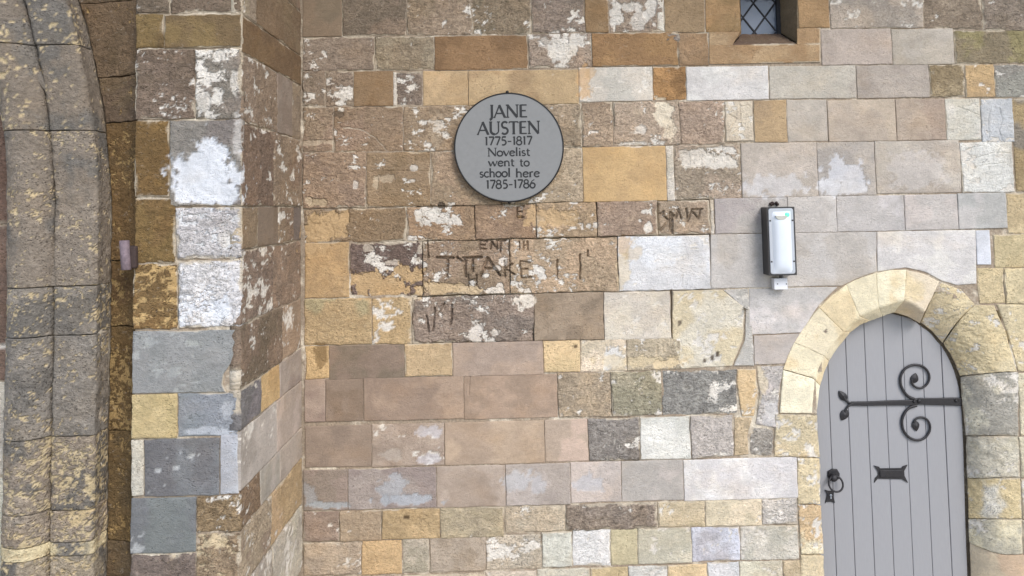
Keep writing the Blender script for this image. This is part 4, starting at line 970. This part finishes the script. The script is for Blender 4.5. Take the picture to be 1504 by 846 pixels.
def letter_line(text, x0, x1, ytop, ybase):
    A, B = on_y(x0, (ytop+ybase)/2, PLY), on_y(x1, (ytop+ybase)/2, PLY)
    zb = on_y((x0+x1)/2, ybase, PLY)[2]; hgt = on_y((x0+x1)/2, ytop, PLY)[2] - zb
    tot = sum(GL[c][0] for c in text); kx = (B[0]-A[0])/tot; cur = 0; m = MB(); k = 0
    for ch in text:
        adv, strokes = GL[ch]
        for pts, w in strokes:
            p = np.array([(A[0] + (cur+x)*kx, zb + z*hgt) for x, z in pts]); hw = w*hgt*0.78
            d = np.gradient(p, axis=0); d /= np.linalg.norm(d, axis=1, keepdims=True)+1e-9
            nrm = np.stack([-d[:, 1], d[:, 0]], 1)*hw
            y = PLY - 0.0008 - 0.00012*(k % 9); k += 1
            v = [(q[0], y, q[1]) for q in (p+nrm)] + [(q[0], y, q[1]) for q in (p-nrm)]
            v += [(q[0], PLY+0.001, q[1]) for q in (p+nrm)] + [(q[0], PLY+0.001, q[1]) for q in (p-nrm)]
            n = len(p); f = []
            for i in range(n-1):
                f += [(i, i+1, n+i+1, n+i), (2*n+i, 2*n+i+1, i+1, i), (n+i, n+i+1, 3*n+i+1, 3*n+i)]
            f += [(0, n, 3*n, 2*n), (n-1, 2*n-1, 4*n-1, 3*n-1)]
            m.add(v, f)
        cur += adv
    m.build('lettering', INK, plq)
for a in (('JANE',716.5,775,154,172.5),('AUSTEN',700.5,793,178.5,197),('1775-1817',711.5,782,200.5,213),('Novelist',716,779,217,229),
          ('went',717,756,232,244),('to',763,778,232,244),('school',704,750,247.5,260),('here',757,793,247.5,260),('1785-1786',713.5,787,264,276.5)): letter_line(*a)

# ------------------------------------------------------------------ bulkhead lamp
LY = -0.105
def lpx(x, y, Y=LY): return on_y(x, y, Y)
def rrect(x0, z0, x1, z1, r, n=5):
    out = []
    for cx, cz, a in ((x1-r, z0+r, -90), (x1-r, z1-r, 0), (x0+r, z1-r, 90), (x0+r, z0+r, 180)):
        out += [(cx + r*cos(radians(a+90*k/n)), cz + r*sin(radians(a+90*k/n))) for k in range(n+1)]
    return out
la, lb = lpx(1127.5, 405), lpx(1168.5, 303.5)
xm = (lpx(1126,303.5)[0]+lpx(1129.5,405)[0])/2; xM = (lpx(1167,303.5)[0]+lpx(1170.5,405)[0])/2
lz0, lz1 = la[2], lb[2]
lamp = thing('wall_lamp', 'upright bulkhead wall lamp with dark casing and white diffuser', 'lamp', ((xm+xM)/2, -0.05, lz0))
m = MB(); m.prism(rrect(xm, lz0, xM, lz1, .004), LY, -0.006); o = m.build('casing', BODY, lamp)
m = MB(); m.prism(rrect(xm+.008, lz0+.008, xM-.010, lz1-.008, .014), LY-0.006, LY-0.0003, .003); rim = m.build('diffuser_rim', DIFF2, lamp)
# domed diffuser
m = MB(); x0, x1, z0, z1 = xm+.026, xM-.026, lz0+.016, lz1-.026
nx, nz = 12, 20; vs = []; fs = []
for j in range(nz+1):
    for i in range(nx+1):
        a, b = i/nx*2-1, j/nz*2-1
        vs.append((x0+(x1-x0)*i/nx, LY-0.0058-0.022*(1-abs(a)**3)*(1-abs(b)**8), z0+(z1-z0)*j/nz))
for j in range(nz):
    for i in range(nx): k = j*(nx+1)+i; fs.append((k, k+1, k+nx+2, k+nx+1))
m.add(vs, fs); m.build('diffuser', DIFF, lamp, True)
for x in (xm+.016, xM-.017):
    for z in (lz0+.080, lz1-.078):
        m = MB(); c = np.array([x, LY-.006, z]); m.tube([c, c+np.array([0,-.002,0]), c+np.array([0,-.003,0])], [.005,.005,.002], 10); m.build('screw', BODY, lamp, True)
c = np.array([(xm+xM)/2+.030, LY-.0225, lz1-.045]); m = MB(); m.tube([c+np.array([0,.012,0]), c, c+np.array([0,-.003,0])], [.013,.013,.006], 12); m.build('indicator_light', LED, lamp, True)
c = np.array([(xm+xM)/2-.006, LY-.0235, lz1-.050]); m = MB()
m.prism([(c[0]+.034*cos(a), c[2]+.026*sin(a)) for a in np.linspace(pi, 2*pi, 12)], c[1]-.004, c[1]+.012, .002); m.build('sensor_window', simple('beige_sensor', (184,182,172), .4, .05), lamp)
jb = thing('junction_box', 'small white plastic box fixed to wall under the lamp', 'junction box', tuple(on_y(1147, 427, -0.03)))
a, b = on_y(1137.5, 425.5, -0.05), on_y(1156.5, 408.5, -0.05)
m = MB(); m.prism(rrect(a[0], a[2], b[0], b[2], .005), -0.05, -0.004, .002); m.build('box', PLAST, jb)
for q in ((1142, 417), (1155, 417)):
    m = MB(); c = on_y(*q, -0.05); m.tube([c, c+np.array([0,-.002,0])], .0035, 8); m.build('screw', BODY, jb)
m = MB(); a = on_y(1147, 408, -0.04); m.tube([a+np.array([0,0,-.012]), a+np.array([0,0,.02])], .010, 10); m.build('conduit', BODY, jb)
stub = MB(); a = on_y(1137, 299, -0.01)
for k in range(5):
    c = a + np.array([random.uniform(-.02,.02), .008, random.uniform(-.008,.012)]); stub.tube([c, c+np.array([random.uniform(-.006,.006),-.014,random.uniform(-.006,.006)]), c+np.array([0,-.02,0])], [.010,.009,.004], 8)
o = stub.build('rusted_fixing', RUSTD); o['label'] = 'rusted iron stub in wall just above the lamp'; o['category'] = 'fixing'
for o in bpy.data.objects:
    if '_w' in o: del o['_w']
